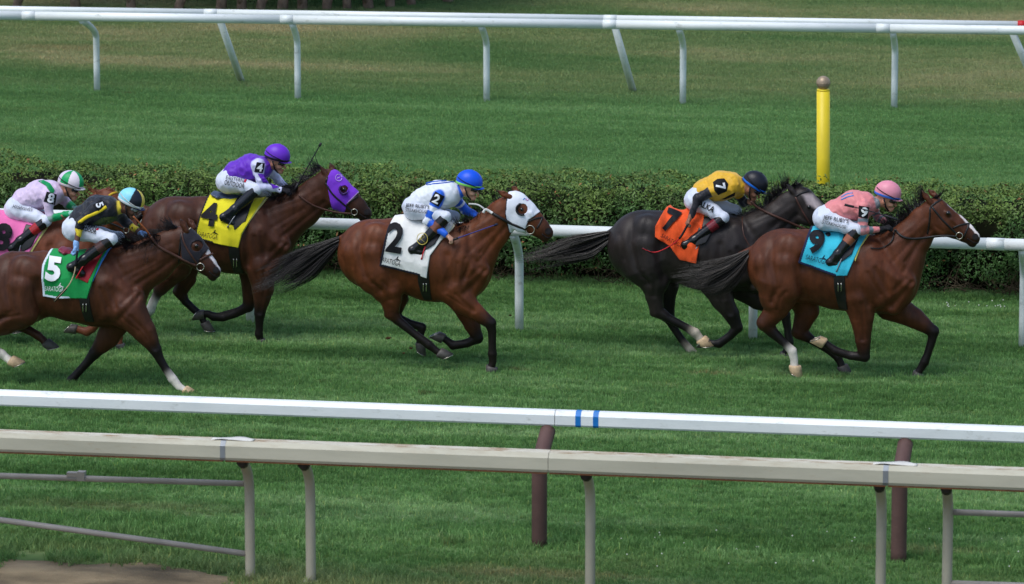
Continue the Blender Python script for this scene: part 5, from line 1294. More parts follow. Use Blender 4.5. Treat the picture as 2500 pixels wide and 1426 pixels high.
H7 = dict(Y=49.22, seed=7, label='near-black racehorse in a crumpled orange number seven cloth, running second', col=dict(HC, c=(43, 37, 35), d=(21, 18, 18), w=(190, 178, 160)),
    trunk=[(1572, 602, 90), (1650, 601, 86), (1715, 612, 94), (1770, 619, 94), (1826, 631, 80)],
    neck=[(1850, 585, 66), (1897, 541, 46), (1930, 508, 41)], head=[(1956, 494, 37), (1972, 513, 38), (2002, 530, 31), (2026, 547, 25), (2046, 560, 20)],
    eye=(1975, 506), ears=[((1918, 447), (1941, 474)), ((1945, 443), (1956, 464))], hock=dict(nh=3, fh=3), knee=dict(nf=3, ff=3),
    legs=dict(nh=[(1580, 650, 60, 'c'), (1596, 682, 38, 'c'), (1597, 722, 22, 'c'), (1604, 759, 17, 'c'), (1632, 777, 13, 'd'), (1676, 800, 11.5, 'd'), (1697, 813, 14, 'w'), (1705, 822, 11.5, 'w'), (1714, 834, 14, 't')],
              fh=[(1600, 655, 50, 'c'), (1628, 698, 28, 'c'), (1630, 740, 18, 'd'), (1632, 774, 15, 'd'), (1645, 800, 11.5, 'd'), (1664, 829, 11, 'd'), (1686, 855, 11, 'w'), (1702, 869, 9.5, 'w'), (1723, 881, 12, 't')],
              nf=[(1742, 682, 44, 'c'), (1762, 730, 27, 'c'), (1785, 766, 20, 'd'), (1800, 799, 15.5, 'd'), (1783, 820, 11.5, 'd'), (1756, 839, 12, 'd'), (1741, 839, 9, 'd'), (1724, 836, 11, 'k')],
              ff=[(1815, 700, 38, 'c'), (1850, 730, 25, 'c'), (1888, 750, 18, 'd'), (1917, 770, 15, 'd'), (1923, 802, 11, 'd'), (1927, 836, 12, 'd'), (1920, 855, 9, 'd'), (1913, 869, 12, 'k')]),
    tail=dict(root=(1496, 570), dock=(1466, 577), n=330, cuts=(0.45, 1.0), jit=8, cols=((17, 15, 15), (104, 94, 86)), guides=[[(1488, 564), (1440, 572), (1390, 582), (1330, 605), (1262, 618)], [(1488, 576), (1430, 600), (1370, 615), (1320, 625), (1262, 632)], [(1488, 592), (1450, 625), (1400, 635), (1350, 640), (1290, 648)]]),
    mane=[dict(crest=[(1929, 454), (1905, 471), (1870, 500), (1845, 516), (1810, 530)], flow=lambda t: (-0.3, -0.95) if t < .55 else (-.95, -.1), n=240, ln=(12, 34), spread=0.30), dict(name='forelock', crest=[(1930, 453), (1950, 457)], flow=(0.9, 0.15), n=60, ln=(14, 34), spread=0.4)],
    marks=[([(1958, 474), (1984, 474), (2006, 502), (1996, 512), (1972, 498)], (168, 156, 156), False)],
    cloth=dict(poly=[(1640, 505), (1616, 520), (1600, 553), (1600, 577), (1636, 600), (1660, 634), (1702, 641), (1710, 588), (1716, 540), (1716, 505)], col=(226, 84, 34), wr=0.030,
        pad=[(1705, 530), (1712, 590), (1732, 578), (1742, 545), (1742, 525)], padcol=(206, 196, 110), girth=[(1682, 600), (1704, 600), (1708, 660), (1708, 712), (1692, 712), (1684, 660)],
        text=[('number', '7', 1639, 541, 58, 'bp', dict(ang=22, bold=0.05, wid=36)), ('lettering', 'SARATOGA', 1640, 588, 10, 'bp', dict(ang=28, wid=58, bold=0.0))]),
    saddle=dict(cantle=(1676, 516), pommel=(1765, 530), col=(36, 44, 56), flap=[(1716, 534), (1752, 538), (1726, 590), (1700, 600), (1700, 570)]),
    bridle=[('browband', [(1942, 480), (1956, 472), (1974, 467)], 0.011, 'bl'), ('cheekpiece', [(1942, 481), (1958, 514), (1981, 552)], 0.009, 'br'), ('neck_strap', [(1812, 530), (1815, 571), (1832, 604)], 0.006, 'br')],
    bit=(1988, 556, 8), reins=[([(1982, 566), (1913, 537), (1855, 510), (1833, 492)], 0.013, 'br')])

H2 = dict(Y=48.12, seed=2, label='reddish bay racehorse in a white number two cloth and white hood, in mid-picture', col=dict(HC, c=(96, 51, 27), d=(24, 18, 16)),
    trunk=[(910, 621, 87), (982, 622, 89), (1050, 637, 97), (1105, 645, 96), (1125, 654, 76)],
    neck=[(1150, 610, 64), (1196, 564, 47), (1226, 528, 41)], head=[(1256, 505, 36), (1274, 525, 38), (1299, 542, 30.5), (1317, 556, 24.5), (1331, 568, 20)],
    eye=(1273, 512), ears=[((1211, 464), (1246, 482)), ((1249, 453), (1264, 470))], hock=dict(nh=3, fh=3), knee=dict(nf=3, ff=3),
    legs=dict(nh=[(925, 665, 60, 'c'), (944, 698, 43, 'c'), (954, 730, 27, 'c'), (957, 765, 18, 'm'), (971, 782, 14, 'd'), (1009, 813, 11, 'd'), (1047, 842, 12.5, 'd'), (1062, 854, 9.5, 'd'), (1079, 866, 12, 'k')],
              fh=[(935, 670, 55, 'c'), (962, 705, 36, 'c'), (974, 728, 23, 'm'), (962, 766, 17, 'd'), (975, 778, 13, 'd'), (1003, 790, 11, 'd'), (1030, 799, 12, 'd'), (1025, 826, 9, 'd'), (1024, 848, 11, 'k')],
              nf=[(1105, 702, 46, 'c'), (1128, 735, 31, 'c'), (1158, 759, 22, 'c'), (1197, 789, 17, 'd'), (1202, 811, 12, 'd'), (1202, 846, 11, 'd'), (1202, 864, 12.5, 'd'), (1203, 884, 10, 'd'), (1197, 904, 14, 'k')],
              ff=[(1120, 712, 42, 'c'), (1140, 760, 26, 'c'), (1152, 792, 20, 'm'), (1166, 825, 16, 'd'), (1140, 839, 11.5, 'd'), (1106, 843, 12.5, 'd'), (1092, 832, 9.5, 'd'), (1077, 822, 12, 'k')]),
    tail=dict(root=(836, 586), dock=(808, 592), n=340, cuts=(0.5, 1.0), jit=8, cols=((15, 13, 14), (46, 38, 40)), guides=[[(828, 578), (790, 590), (740, 605), (690, 628), (630, 652)], [(828, 588), (780, 612), (720, 650), (660, 690), (602, 714)], [(828, 602), (800, 638), (770, 672), (720, 695), (640, 716)]]),
    mane=[dict(crest=[(1232, 478), (1208, 500), (1178, 524), (1150, 542), (1110, 552)], flow=(-0.7, -0.6), n=130, ln=(5, 13), spread=0.5), dict(crest=[(1150, 545), (1128, 551), (1104, 556)], flow=(-0.6, 0.4), n=90, ln=(12, 30), y=(-0.16, -0.05), spread=0.5)],
    cloth=dict(poly=[(960, 515), (946, 553), (929, 646), (972, 659), (1024, 670), (1044, 677), (1052, 622), (1098, 558), (1098, 515)], col=(224, 224, 220), trim=([2, 3, 4], lin((26, 28, 40)), 0.022), wr=0.013,
        pad=[(1052, 530), (1052, 622), (1062, 604), (1102, 562), (1102, 530)], padcol=(214, 208, 180), girth=[(1022, 600), (1046, 600), (1050, 690), (1050, 738), (1030, 738), (1022, 690)], buckle=(1037, 700),
        text=[('number', '2', 965, 581, 73, 'bp', dict(ang=9, bold=0.035, wid=40)), ('lettering', 'SARATOGA', 953, 638, 12, 'bp', dict(ang=14, wid=52, bold=0.0))], lines=logo(971, 634, 8, 12, 'bp')),
    saddle=dict(cantle=(1000, 541), pommel=(1090, 546), col=(30, 28, 32), flap=[(1050, 546), (1088, 552), (1062, 596), (1036, 612), (1032, 588)]),
    hood=dict(poly=[(1236, 474), (1250, 464), (1268, 464), (1291, 482), (1316, 520), (1290, 537), (1283, 555), (1281, 574), (1264, 577), (1241, 572), (1233, 522)], col=(222, 226, 236), trim=([10, 9, 0], lin((24, 26, 40)), 0.010), eye=(1275, 511, 12.5), cup=(1.2, 4.4, 'cup black'),
        lines=[('embroidery', [(1277, 488), (1281, 484), (1284, 489)], 0.004, 'sky braid'), ('embroidery', [(1284, 485), (1287, 490), (1291, 486)], 0.004, 'pink print')]),
    bridle=[('noseband', [(1288, 541), (1306, 534), (1324, 531)], 0.009, 'bl'), ('noseband', [(1324, 531), (1318, 545), (1310, 558)], 0.008, 'bl')],
    bit=(1294, 561, 10.5), reins=[([(1284, 560), (1242, 543), (1203, 521)], 0.016, 'bl'), ([(1203, 521), (1186, 512), (1180, 520)], 0.015, 'white rein'), ([(1182, 510), (1166, 500), (1144, 498)], 0.009, 'white rein')])

H4 = dict(Y=49.25, seed=4, label='dark bay racehorse in a purple hood and yellow number four cloth', col=dict(HC, c=(70, 40, 26), d=(22, 17, 16)),
    trunk=[(430, 568, 90), (500, 565, 84), (565, 575, 91), (610, 580, 90), (640, 591, 77)],
    neck=[(670, 550, 64), (735, 509, 48), (774, 476, 43)], head=[(803, 450, 37), (820, 470, 39), (848, 488, 32), (871, 506, 25), (889, 521, 19)],
    eye=(839, 463), ears=[((779, 402), (802, 434)), ((804, 395), (816, 424))], hock=dict(nh=3, fh=3), knee=dict(nf=2, ff=2),
    legs=dict(nh=[(430, 610, 60, 'c'), (425, 648, 42, 'c'), (410, 678, 26, 'c'), (392, 704, 18, 'm'), (383, 720, 13, 'd'), (374, 738, 13, 'b'), (367, 757, 13, 'b'), (361, 768, 9.5, 'd'), (356, 782, 12, 'k')],
              fh=[(445, 610, 55, 'c'), (450, 650, 36, 'c'), (455, 680, 24, 'c'), (440, 712, 17, 'm'), (452, 735, 12, 'd'), (475, 757, 11, 'd'), (490, 770, 11, 'd'), (496, 782, 9, 'd'), (500, 792, 11, 'k')],
              nf=[(638, 650, 42, 'c'), (643, 705, 25, 'c'), (634, 765, 15.5, 'd'), (633, 790, 11.5, 'd'), (633, 806, 11, 'd'), (632, 816, 11.5, 'd'), (634, 824, 9.5, 'd'), (637, 834, 11, 'k')],
              ff=[(618, 655, 40, 'c'), (616, 702, 24, 'c'), (606, 748, 16, 'd'), (575, 766, 11.5, 'd'), (545, 776, 11, 'd'), (521, 773, 12, 'd'), (508, 766, 9.5, 'd'), (490, 766, 11, 'k')]),
    tail=dict(root=(352, 512), dock=(330, 520), n=160, guides=[[(345, 512), (300, 530), (250, 550), (210, 575)], [(345, 525), (310, 560), (270, 590), (230, 610)]]),
    mane=[dict(crest=[(788, 408), (760, 428), (735, 446), (705, 466), (665, 486)], flow=(-0.85, -0.1), n=230, ln=(14, 36), spread=0.35), dict(crest=[(730, 455), (705, 470), (680, 482)], flow=(-0.7, 0.5), n=110, ln=(14, 34), y=(-0.17, -0.06), spread=0.5)],
    cloth=dict(poly=[(500, 468), (497, 483), (479, 560), (478, 582), (520, 591), (558, 598), (584, 604), (592, 570), (640, 483), (640, 468)], col=(226, 214, 40), trim=([1, 2, 3, 4], lin((34, 32, 30)), 0.018), wr=0.010,
        pad=[(590, 470), (592, 572), (610, 540), (646, 488), (646, 470)], padcol=(196, 190, 120), girth=[(560, 560), (586, 560), (586, 620), (588, 673), (566, 673), (560, 620)], buckle=(574, 640),
        text=[('number', '4', 512, 523, 57, 'bp', dict(ang=9, bold=0.05, wid=40)), ('lettering', 'SARATOGA', 508, 575, 12, 'bp', dict(ang=11, wid=50, bold=0.0))], lines=logo(525, 569, 8, 10, 'bp')),
    saddle=dict(cantle=(522, 472), pommel=(618, 484), col=(64, 76, 100), flap=[(572, 482), (612, 488), (600, 540), (575, 560), (560, 520)]),
    hood=dict(poly=[(797, 438), (806, 418), (833, 422), (857, 444), (872, 473), (848, 498), (838, 523), (811, 520), (802, 468)], col=(120, 52, 200), trim=([5], lin((214, 170, 226)), 0.010), eye=(839, 463, 9), cup=(0.6, 4.2, 'cup purple'),
        lines=[('embroidery', [(827 + 8 * math.cos(t), 434 + 8 * math.sin(t)) for t in np.linspace(0.2, 6.2, 12)], 0.004, 'lilac print'), ('embroidery', [(823, 436), (831, 432)], 0.004, 'lilac print')]),
    bridle=[('cheekpiece', [(795, 446), (812, 474), (850, 508), (860, 514)], 0.010, 'bl'), ('noseband', [(846, 500), (860, 488), (873, 479)], 0.010, 'bl'), ('headpiece', [(796, 446), (800, 432)], 0.010, 'bl')],
    bit=(865, 518, 7.5), reins=[([(860, 522), (813, 517), (764, 501), (728, 476)], 0.010, 'br')])

H5 = dict(Y=46.68, seed=5, label='dark bay racehorse with white blaze, black hood and green number five cloth', col=dict(HC, c=(76, 42, 26), d=(22, 16, 15)),
    trunk=[(50, 704, 94), (112, 692, 78), (180, 701, 83), (235, 706, 90), (275, 712, 86)],
    neck=[(305, 670, 68), (370, 636, 56), (414, 606, 46)], head=[(446, 590, 37), (463, 608, 38), (485, 627, 31), (504, 647, 25), (520, 663, 19.5)],
    eye=(479, 601), ears=[((439, 533), (456, 564)), ((459, 532), (474, 556))], hock=dict(nh=3, fh=3), knee=dict(nf=2, ff=2),
    legs=dict(nh=[(40, 745, 62, 'c'), (5, 775, 44, 'c'), (-28, 798, 27, 'c'), (-55, 818, 19, 'm'), (-38, 836, 13, 'd'), (-14, 852, 12, 'd'), (4, 864, 13, 'w'), (16, 874, 10.5, 'w'), (32, 885, 13, 't')],
              fh=[(50, 735, 55, 'c'), (28, 758, 36, 'c'), (0, 768, 25, 'c'), (-22, 776, 19, 'c'), (10, 783, 14, 'c'), (52, 795, 12.5, 'm'), (92, 819, 12, 'c'), (103, 828, 10, 'm'), (116, 842, 12, 'k')],
              nf=[(312, 755, 48, 'c'), (352, 808, 28, 'c'), (379, 853, 18, 'd'), (390, 876, 13, 'd'), (404, 900, 11.5, 'd'), (421, 925, 13, 'w'), (437, 944, 10.5, 'w'), (457, 960, 12.5, 't')],
              ff=[(290, 770, 42, 'c'), (264, 824, 26, 'c'), (231, 862, 17, 'd'), (212, 886, 12.5, 'd'), (190, 910, 11.5, 'd'), (174, 928, 12.5, 'd'), (168, 938, 10, 'd'), (162, 948, 12.5, 'k')]),
    tail=dict(root=(-40, 660), dock=(-66, 668), n=120, guides=[[(-44, 660), (-100, 680), (-160, 700), (-230, 730)], [(-44, 680), (-90, 730), (-150, 760), (-210, 770)]]),
    mane=[dict(crest=[(446, 560), (415, 567), (385, 578), (345, 592), (290, 606)], flow=(-0.95, -0.05), n=320, ln=(22, 60), spread=0.3), dict(crest=[(400, 575), (360, 588), (310, 602)], flow=(-0.85, 0.45), n=160, ln=(16, 40), y=(-0.2, -0.08), spread=0.5)],
    marks=[([(507, 603), (517, 609), (547, 658), (543, 668), (533, 655), (512, 628), (503, 620)], (226, 216, 214), True)],
    cloth=dict(poly=[(112, 600), (101, 650), (104, 724), (136, 729), (167, 728), (214, 728), (242, 636), (256, 600)], col=(22, 142, 72), trim=([1, 2, 3, 4], lin((214, 226, 240)), 0.022), wr=0.010,
        pad=[(222, 600), (226, 690), (246, 640), (262, 600)], padcol=(70, 140, 214), girth=[(190, 650), (216, 650), (218, 720), (225, 790), (203, 790), (192, 720)], buckle=(207, 750),
        text=[('number', '5', 131, 657, 60, 'wp', dict(ang=8, bold=0.05, wid=37)), ('lettering', 'SARATOGA', 133, 705, 12, 'wp', dict(ang=4, wid=46, bold=0.0))], lines=logo(148, 699, 8, 4, 'wp')),
    saddle=dict(cantle=(150, 608), pommel=(238, 618), col=(126, 40, 62), flap=[(198, 614), (243, 622), (232, 650), (216, 690), (192, 680)], flapm='saddle red'),
    hood=dict(poly=[(449, 568), (464, 556), (482, 553), (503, 575), (511, 606), (495, 620), (481, 645), (444, 637), (441, 578)], col=(34, 33, 42), trim=([1], lin((200, 190, 160)), 0.006), eye=(479, 602, 13)),
    bridle=[('noseband', [(487, 635), (504, 626), (521, 619)], 0.011, 'br'), ('cheekpiece', [(443, 566), (451, 597), (478, 640), (486, 648)], 0.010, 'br'), ('throatlatch', [(443, 568), (438, 610), (436, 642)], 0.008, 'bl')],
    bit=(489, 652, 9), reins=[([(481, 650), (433, 627), (388, 602), (368, 578)], 0.016, 'br'), ([(370, 581), (355, 560), (325, 528)], 0.010, 'tan leather')])

H8 = dict(Y=48.45, seed=8, label='chestnut racehorse in a pink number eight cloth, mostly hidden behind the number five', col=dict(HC, c=(112, 62, 40), d=(84, 46, 32)),
    trunk=[(-40, 600, 88), (25, 600, 82), (85, 614, 90), (135, 622, 90), (172, 632, 78)],
    neck=[(198, 588, 62), (232, 545, 46), (248, 508, 40)], head=[(262, 496, 36), (277, 515, 37), (297, 536, 30), (312, 553, 24), (325, 567, 19)],
    eye=(288, 500), ears=[((231, 462), (252, 482)), ((262, 456), (270, 474))], hock=dict(nh=3, fh=3), knee=dict(nf=2, ff=2),
    legs=dict(nh=[(-40, 650, 58, 'c'), (-60, 690, 40, 'c'), (-80, 720, 25, 'c'), (-105, 745, 18, 'c'), (-100, 770, 13, 'c'), (-95, 800, 11, 'c'), (-92, 820, 12, 'c'), (-86, 834, 10, 'c'), (-80, 848, 12, 'k')],
              fh=[(-35, 650, 55, 'c'), (-30, 690, 38, 'c'), (-30, 715, 24, 'c'), (-45, 745, 17, 'c'), (-30, 760, 13, 'c'), (-5, 772, 11, 'c'), (15, 782, 12, 'c'), (22, 790, 10, 'c'), (30, 800, 12, 'k')],
              nf=[(178, 690, 42, 'c'), (215, 735, 25, 'c'), (246, 772, 16, 'c'), (238, 788, 12, 'c'), (226, 802, 12, 'c'), (212, 810, 12.5, 'c'), (197, 806, 10, 'c'), (180, 801, 11, 'k')],
              ff=[(195, 690, 40, 'c'), (252, 728, 23, 'c'), (289, 768, 16, 'c'), (292, 790, 12, 'c'), (292, 808, 11, 'c'), (290, 822, 12, 'c'), (290, 832, 10, 'c'), (291, 846, 12, 'k')]),
    tail=dict(root=(-124, 560), dock=(-145, 568), n=80, cols=((90, 48, 32), (130, 76, 50)), guides=[[(-128, 560), (-180, 580), (-240, 600)], [(-128, 575), (-170, 610), (-220, 640)]]),
    mane=[dict(crest=[(252, 466), (238, 488), (216, 515), (188, 540)], flow=(-0.95, -0.12), n=170, ln=(18, 46), cols=((104, 52, 34), (150, 86, 56)), spread=0.35), dict(name='forelock', crest=[(256, 460), (268, 464)], flow=(0.8, 0.25), n=50, ln=(10, 26), cols=((104, 52, 34), (150, 86, 56)))],
    cloth=dict(poly=[(-30, 515), (-34, 533), (-50, 628), (0, 648), (56, 656), (76, 612), (102, 565), (112, 540), (112, 515)], col=(226, 112, 170), wr=0.010,
        pad=[(62, 530), (70, 640), (82, 612), (116, 552), (116, 530)], padcol=(206, 196, 120), girth=[(30, 640), (54, 640), (58, 680), (60, 712), (40, 712), (32, 680)],
        text=[('number', '8', 6, 579, 68, 'bp', dict(ang=14, bold=0.05, wid=44))]),
    saddle=dict(cantle=(20, 531), pommel=(108, 548), col=(52, 68, 104), flap=[(60, 550), (100, 556), (80, 600), (56, 616), (50, 590)]),
    bridle=[('browband', [(266, 478), (276, 472), (286, 470)], 0.012, 'brow yellow'), ('cheekpiece', [(266, 480), (285, 520), (303, 552)], 0.009, 'bl')],
    bit=(308, 562, 7), reins=[([(303, 560), (270, 545), (220, 530), (190, 517)], 0.011, 'bl')])

WH = (222, 227, 236)
def sectors(lst):
    """cap panels: list of (up to this bearing, colour); bearing 0 faces the rail side, +90 the front"""
    def mk(hel, f, u):
        def fn(t, V):
            d = V - hel; az = np.degrees(np.arctan2(d @ f, -d[:, 1])); c = np.tile(lin(lst[-1][1]), (len(V), 1))
            for a_, col in lst[::-1]: c[az < a_] = lin(col)
            return c
        return fn
    return mk
PK, GY = (218, 132, 134), (112, 120, 128); BL = (24, 92, 206); LV = (204, 206, 236); YE = (222, 172, 44)
J9 = dict(horse=H9, seed=19, label='jockey in salmon pink jacket and pink cap on the number nine horse', skin=(196, 142, 118), glove=(30, 30, 34),
    pelvis=(2012, 532), torso=[(2012, 531, 27), (2042, 516, 27), (2084, 502, 35), (2108, 500, 31)], helmet=(2168, 470), face=15,
    arm_n=[(2108, 505), (2106, 562), (2152, 560), (2176, 553)], arm_f=[(2128, 503), (2142, 530), (2165, 545), (2182, 548)], hl_n=0.1, hl_f=0.08,
    leg_n=[(2018, 536), (2092, 562), (2046, 620), (2026, 640), (2054, 650)], leg_f=[(2018, 536), (2100, 560), (2050, 622), (2030, 642), (2058, 652)],
    silk=PK, collar=GY, sleeve_n=([(0.5, PK), (0.66, GY), (0.8, PK), (1, GY)], [(0.32, PK), (0.55, GY), (1, PK)]), boot=[(0.22, (24, 22, 24)), (0.50, (140, 82, 58)), (1, (22, 22, 26))], capcol=(222, 142, 160), band=(58, 118, 220), peak=(220, 150, 165),
    patch=[('arm_band', [(2097, 502), (2122, 506), (2118, 534), (2096, 530)], 'bp')], text=[('arm_number', '9', 2110, 518, 24, 'wp', dict(ang=8, bold=0.03)), ('lettering', "JEFF RUBY'S", 2041, 537, 12, 'bp', dict(ang=11, wid=62, bold=0.012)), ('lettering', 'STEAKHOUSE', 2037, 548, 7.5, 'bp', dict(ang=14, wid=60, bold=0.0))],
    lines=[('braid', [(2054, 482), (2068, 474), (2082, 472)], 0.008, 'sky braid'), ('braid', [(2054, 488), (2070, 481), (2084, 478)], 0.008, 'sky braid')],
    crop=([(2190, 536), (2150, 523), (2104, 510), (2062, 500)], -0.30, 'black riding crop lying back across the pink jacket', 'black crop', None))
J2 = dict(horse=H2, seed=12, label='jockey in white and blue jacket and bright blue cap on the number two horse', skin=(202, 154, 130), glove=None,
    pelvis=(1010, 506), torso=[(1010, 506, 27), (1033, 488, 28), (1068, 478, 35), (1094, 475, 31)], helmet=(1146, 443), face=12,
    arm_n=[(1072, 480), (1044, 540), (1090, 574), (1107, 587)], arm_f=[(1112, 486), (1134, 512), (1166, 528), (1182, 518)], hl_n=0.27, wl_n=0.28, hl_f=0.02, wl_f=0.06,
    leg_n=[(1014, 510), (1088, 530), (1032, 592), (1006, 610), (1042, 620)], leg_f=[(1014, 510), (1108, 528), (1050, 595), (1020, 612), (1055, 622)],
    silk=WH, collar=BL, sleeve_n=([(0.42, BL), (0.60, WH), (0.88, BL), (1, WH)], [(0.10, WH), (1, BL)]), boot=[(0.22, (24, 22, 24)), (0.48, (112, 66, 48)), (1, (22, 22, 26))], capcol=(16, 84, 220), band=(140, 222, 96), peak=(16, 84, 220), stirrup='rp',
    patch=[('arm_band', [(1063, 468), (1085, 480), (1070, 505), (1049, 492)], 'bp')], text=[('arm_number', '2', 1066, 486, 22, 'wp', dict(ang=26, bold=0.03)), ('lettering', "JEFF RUBY'S", 1020, 505, 11, 'bp', dict(ang=6, wid=58, bold=0.012)), ('lettering', 'STEAKHOUSE', 1018, 515, 7.5, 'bp', dict(ang=6, wid=54, bold=0.0))],
    lines=[('braid', [(1060, 449), (1044, 452), (1042, 447), (1060, 444), (1090, 441)], 0.007, 'blue braid'), ('braid', [(1060, 449), (1085, 447), (1108, 444)], 0.007, 'blue braid')],
    bootlines=[('boot_emblem', [(1031 + 13 * math.cos(t), 583 + 14 * math.sin(t)) for t in np.linspace(0, 6.28, 14)], 0.0035, 'gold print'), ('boot_emblem', [(1024, 588), (1032, 574), (1036, 580), (1028, 584), (1038, 592)], 0.0035, 'gold print')],
    crop=([(1105, 586), (1150, 570), (1215, 547)], -0.28, 'black and blue riding crop pointing forward from a bare hand', 'blue crop', None))
J7 = dict(horse=H7, seed=17, label='jockey in yellow jacket and black cap, head bowed, on the number seven horse', skin=(142, 98, 76), glove=None,
    pelvis=(1698, 488), torso=[(1698, 488, 26), (1722, 466, 27), (1760, 454, 34), (1786, 451, 30)], helmet=(1844, 446), face=32,
    arm_n=[(1755, 458), (1704, 484), (1686, 530), (1675, 551)], arm_f=[(1800, 466), (1815, 495), (1828, 492), (1836, 490)], hl_n=0.29, wl_n=0.27, hl_f=0.05, wl_f=0.1,
    leg_n=[(1702, 490), (1766, 532), (1694, 586), (1672, 597), (1702, 616)], leg_f=[(1702, 488), (1796, 514), (1715, 580), (1692, 600), (1722, 618)],
    silk=YE, collar=YE, sleeve_n=([(0.42, YE), (1, (28, 28, 36))], [(1, (28, 28, 36))]), boot=[(0.16, (24, 22, 24)), (0.44, (112, 30, 40)), (1, (18, 18, 22))], capcol=(26, 27, 36), band=(28, 112, 220), peak=(24, 24, 32),
    patch=[('arm_band', [(1741, 445), (1752, 437), (1768, 436), (1778, 449), (1774, 467), (1753, 476), (1744, 465)], 'bp'), ('star_patch', [(1762, 486), (1795, 469), (1793, 478), (1770, 486)], 'black silk')], text=[('arm_number', '7', 1759, 456, 22, 'wp', dict(ang=78, bold=0.03)), ('lettering', 'ALKA', 1725, 504, 14, 'bp', dict(ang=26, wid=42, bold=0.02))],
    crop=([(1680, 546), (1662, 578), (1640, 598), (1600, 616), (1568, 606)], -0.32, 'curved riding crop with a red end hanging from a bare hand over the orange cloth', 'red crop', None))
J4 = dict(horse=H4, seed=14, label='jockey in a purple jacket and purple cap on the number four horse', skin=(178, 130, 106), glove=(28, 27, 32),
    pelvis=(555, 442), torso=[(555, 442, 26), (577, 421, 27), (611, 411, 33), (634, 410, 29)], helmet=(677, 379), face=14,
    arm_n=[(628, 404), (640, 455), (686, 464), (710, 467)], arm_f=[(662, 416), (678, 440), (696, 456), (712, 462)],
    leg_n=[(558, 446), (626, 462), (572, 512), (545, 530), (570, 545)], leg_f=[(558, 446), (648, 470), (590, 518), (565, 534), (590, 548)],
    silk=(98, 38, 182), collar=(98, 38, 182), sleeve_n=([(1, LV)], [(1, LV)]), boot=[(1, (24, 26, 34))], capcol=(106, 46, 194), band=(28, 24, 40), peak=(112, 54, 190),
    patch=[('arm_band', [(627, 396), (646, 399), (641, 423), (621, 420)], 'bp'), ('diamond', [(629, 424), (643, 425), (646, 436), (636, 436)], 'purple silk'), ('diamond', [(637, 438), (648, 433), (656, 446), (642, 447)], 'purple silk'), ('diamond', [(660, 447), (682, 457), (666, 461)], 'purple silk')],
    text=[('arm_number', '4', 634, 409, 19, 'wp', dict(ang=9, bold=0.03)), ('lettering', 'EASTERN', 574, 438, 9.5, 'bp', dict(ang=12, wid=44, bold=0.0)), ('lettering', 'OUTDOOR', 573, 450, 11, 'bp', dict(ang=12, wid=50, bold=0.012))],
    lines=[('flame_print', [(598, 445), (600, 439)], 0.013, 'flame print')],
    crop=([(718, 466), (750, 410), (784, 349)], -0.10, 'black riding crop held upright above the purple hooded horse', 'black crop', None))
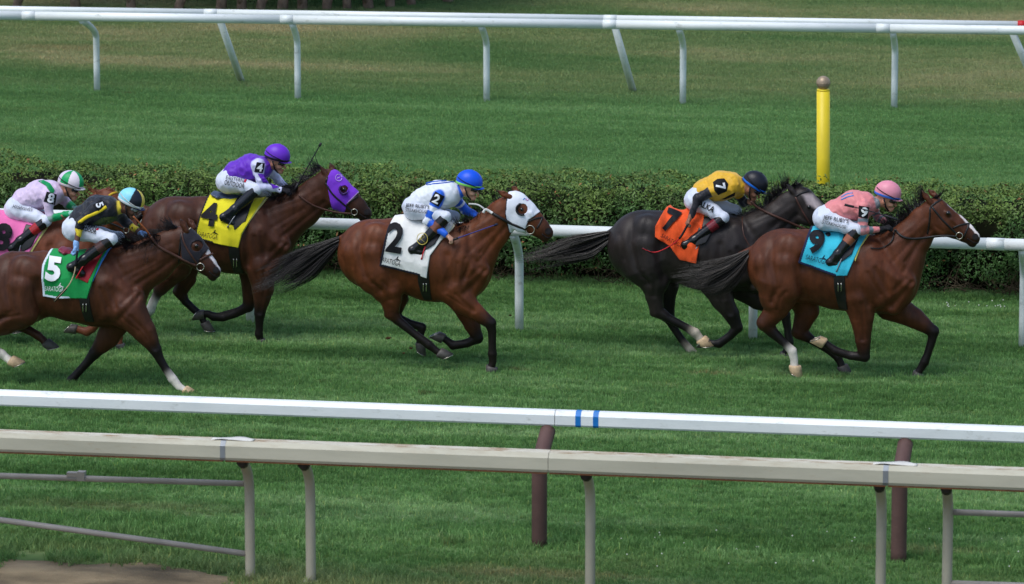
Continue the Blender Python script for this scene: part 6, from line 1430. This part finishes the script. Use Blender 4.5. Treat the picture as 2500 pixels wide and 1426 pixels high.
J5 = dict(horse=H5, seed=15, label='jockey in black jacket with yellow braid on the number five horse', skin=(98, 66, 54), glove=(136, 176, 226), clear=True,
    pelvis=(180, 557), torso=[(180, 557, 27), (203, 533, 28), (238, 513, 34), (262, 510, 30)], helmet=(321, 488), face=24, gstrap='white rein',
    arm_n=[(232, 510), (196, 543), (186, 596), (186, 622)], arm_f=[(290, 525), (310, 545), (345, 570), (366, 574)], hl_n=0.30, wl_n=0.28, cuff=0.62,
    leg_n=[(184, 562), (272, 584), (205, 634), (172, 652), (202, 668)], leg_f=[(184, 562), (290, 580), (225, 634), (195, 655), (222, 670)],
    silk=(30, 31, 40), collar=(214, 190, 60), sleeve_n=([(1, (30, 31, 40))], [(0.52, (30, 31, 40)), (1, (220, 196, 44))]), boot=[(0.20, (24, 22, 24)), (0.46, (72, 46, 42)), (1, (18, 18, 22))], capcol=sectors([(2, (138, 214, 232)), (66, (26, 30, 44)), (180, (220, 196, 80))]), button=(40, 40, 60), band=(226, 230, 236), peak=(26, 36, 90), stirrup='rp',
    patch=[('arm_band', [(226, 501), (246, 488), (263, 497), (240, 516)], 'bp'), ('brocade', [(226, 546), (250, 530), (284, 528), (288, 537), (262, 548), (240, 553)], 'olive brocade')],
    text=[('arm_number', '5', 243, 501, 18, 'wp', dict(ang=68, bold=0.03)), ('lettering', 'EASTERN', 214, 552, 8, 'bp', dict(ang=16, wid=44, bold=0.02)), ('lettering', 'OUTDOOR', 212, 561, 9.5, 'bp', dict(ang=16, wid=49, bold=0.03))],
    lines=[('braid', [(260, 505), (238, 518), (212, 530), (192, 545)], 0.017, 'yellow braid'), ('flame_print', [(237, 562), (239, 558)], 0.012, 'flame print')],
    crop=([(189, 612), (185, 645), (181, 668), (168, 696), (132, 736)], -0.33, 'pale jointed riding crop hanging over the green cloth', 'pale crop', None))
J8 = dict(horse=H8, seed=18, label='jockey in pale lilac jacket and green and white cap on the number eight horse', skin=(192, 138, 114), glove=(150, 200, 186),
    pelvis=(40, 508), torso=[(40, 508, 28), (62, 488, 28), (98, 475, 34), (122, 472, 30)], helmet=(173, 444), face=14,
    arm_n=[(116, 478), (122, 532), (170, 522), (192, 516)], arm_f=[(148, 480), (165, 498), (182, 508), (196, 512)],
    leg_n=[(44, 513), (112, 540), (50, 588), (28, 606), (56, 612)], leg_f=[(44, 513), (125, 535), (65, 590), (42, 608), (70, 614)],
    silk=(212, 192, 220), collar=(206, 188, 214), sleeve_n=([(1, (212, 192, 220))], [(1, (0, 152, 88))]), boot=[(0.22, (24, 22, 24)), (0.5, (166, 36, 40)), (1, (20, 20, 24))], capcol=sectors([(-48, (214, 200, 222)), (-2, (0, 158, 90)), (58, (232, 220, 228)), (180, (0, 158, 90))]), button=(0, 158, 90), band=(232, 214, 222), peak=(234, 226, 230),
    patch=[('arm_band', [(114, 468), (138, 475), (134, 501), (107, 492)], 'bp'), ('sash', [(92, 442), (106, 440), (122, 448), (133, 464), (130, 472), (122, 470), (112, 454)], 'green silk')],
    text=[('arm_number', '8', 124, 484, 23, 'wp', dict(ang=12, bold=0.03)), ('lettering', "Hildebrandt's", 56, 508, 9, 'navy print', dict(ang=11, wid=48, bold=0.0, slant=0.2))])
for H, J in ((H9, J9), (H7, J7), (H2, J2), (H4, J4), (H5, J5), (H8, J8)):
    J['Y'] = H['Y']; H['handY'] = H['Y'] - J.get('hl_n', 0.12) if J['horse'] is not H2 else H['Y'] - 0.1
    if H is H7 or H is H5: H['handY'] = H['Y'] - 0.12
    horse(H); rider(J)
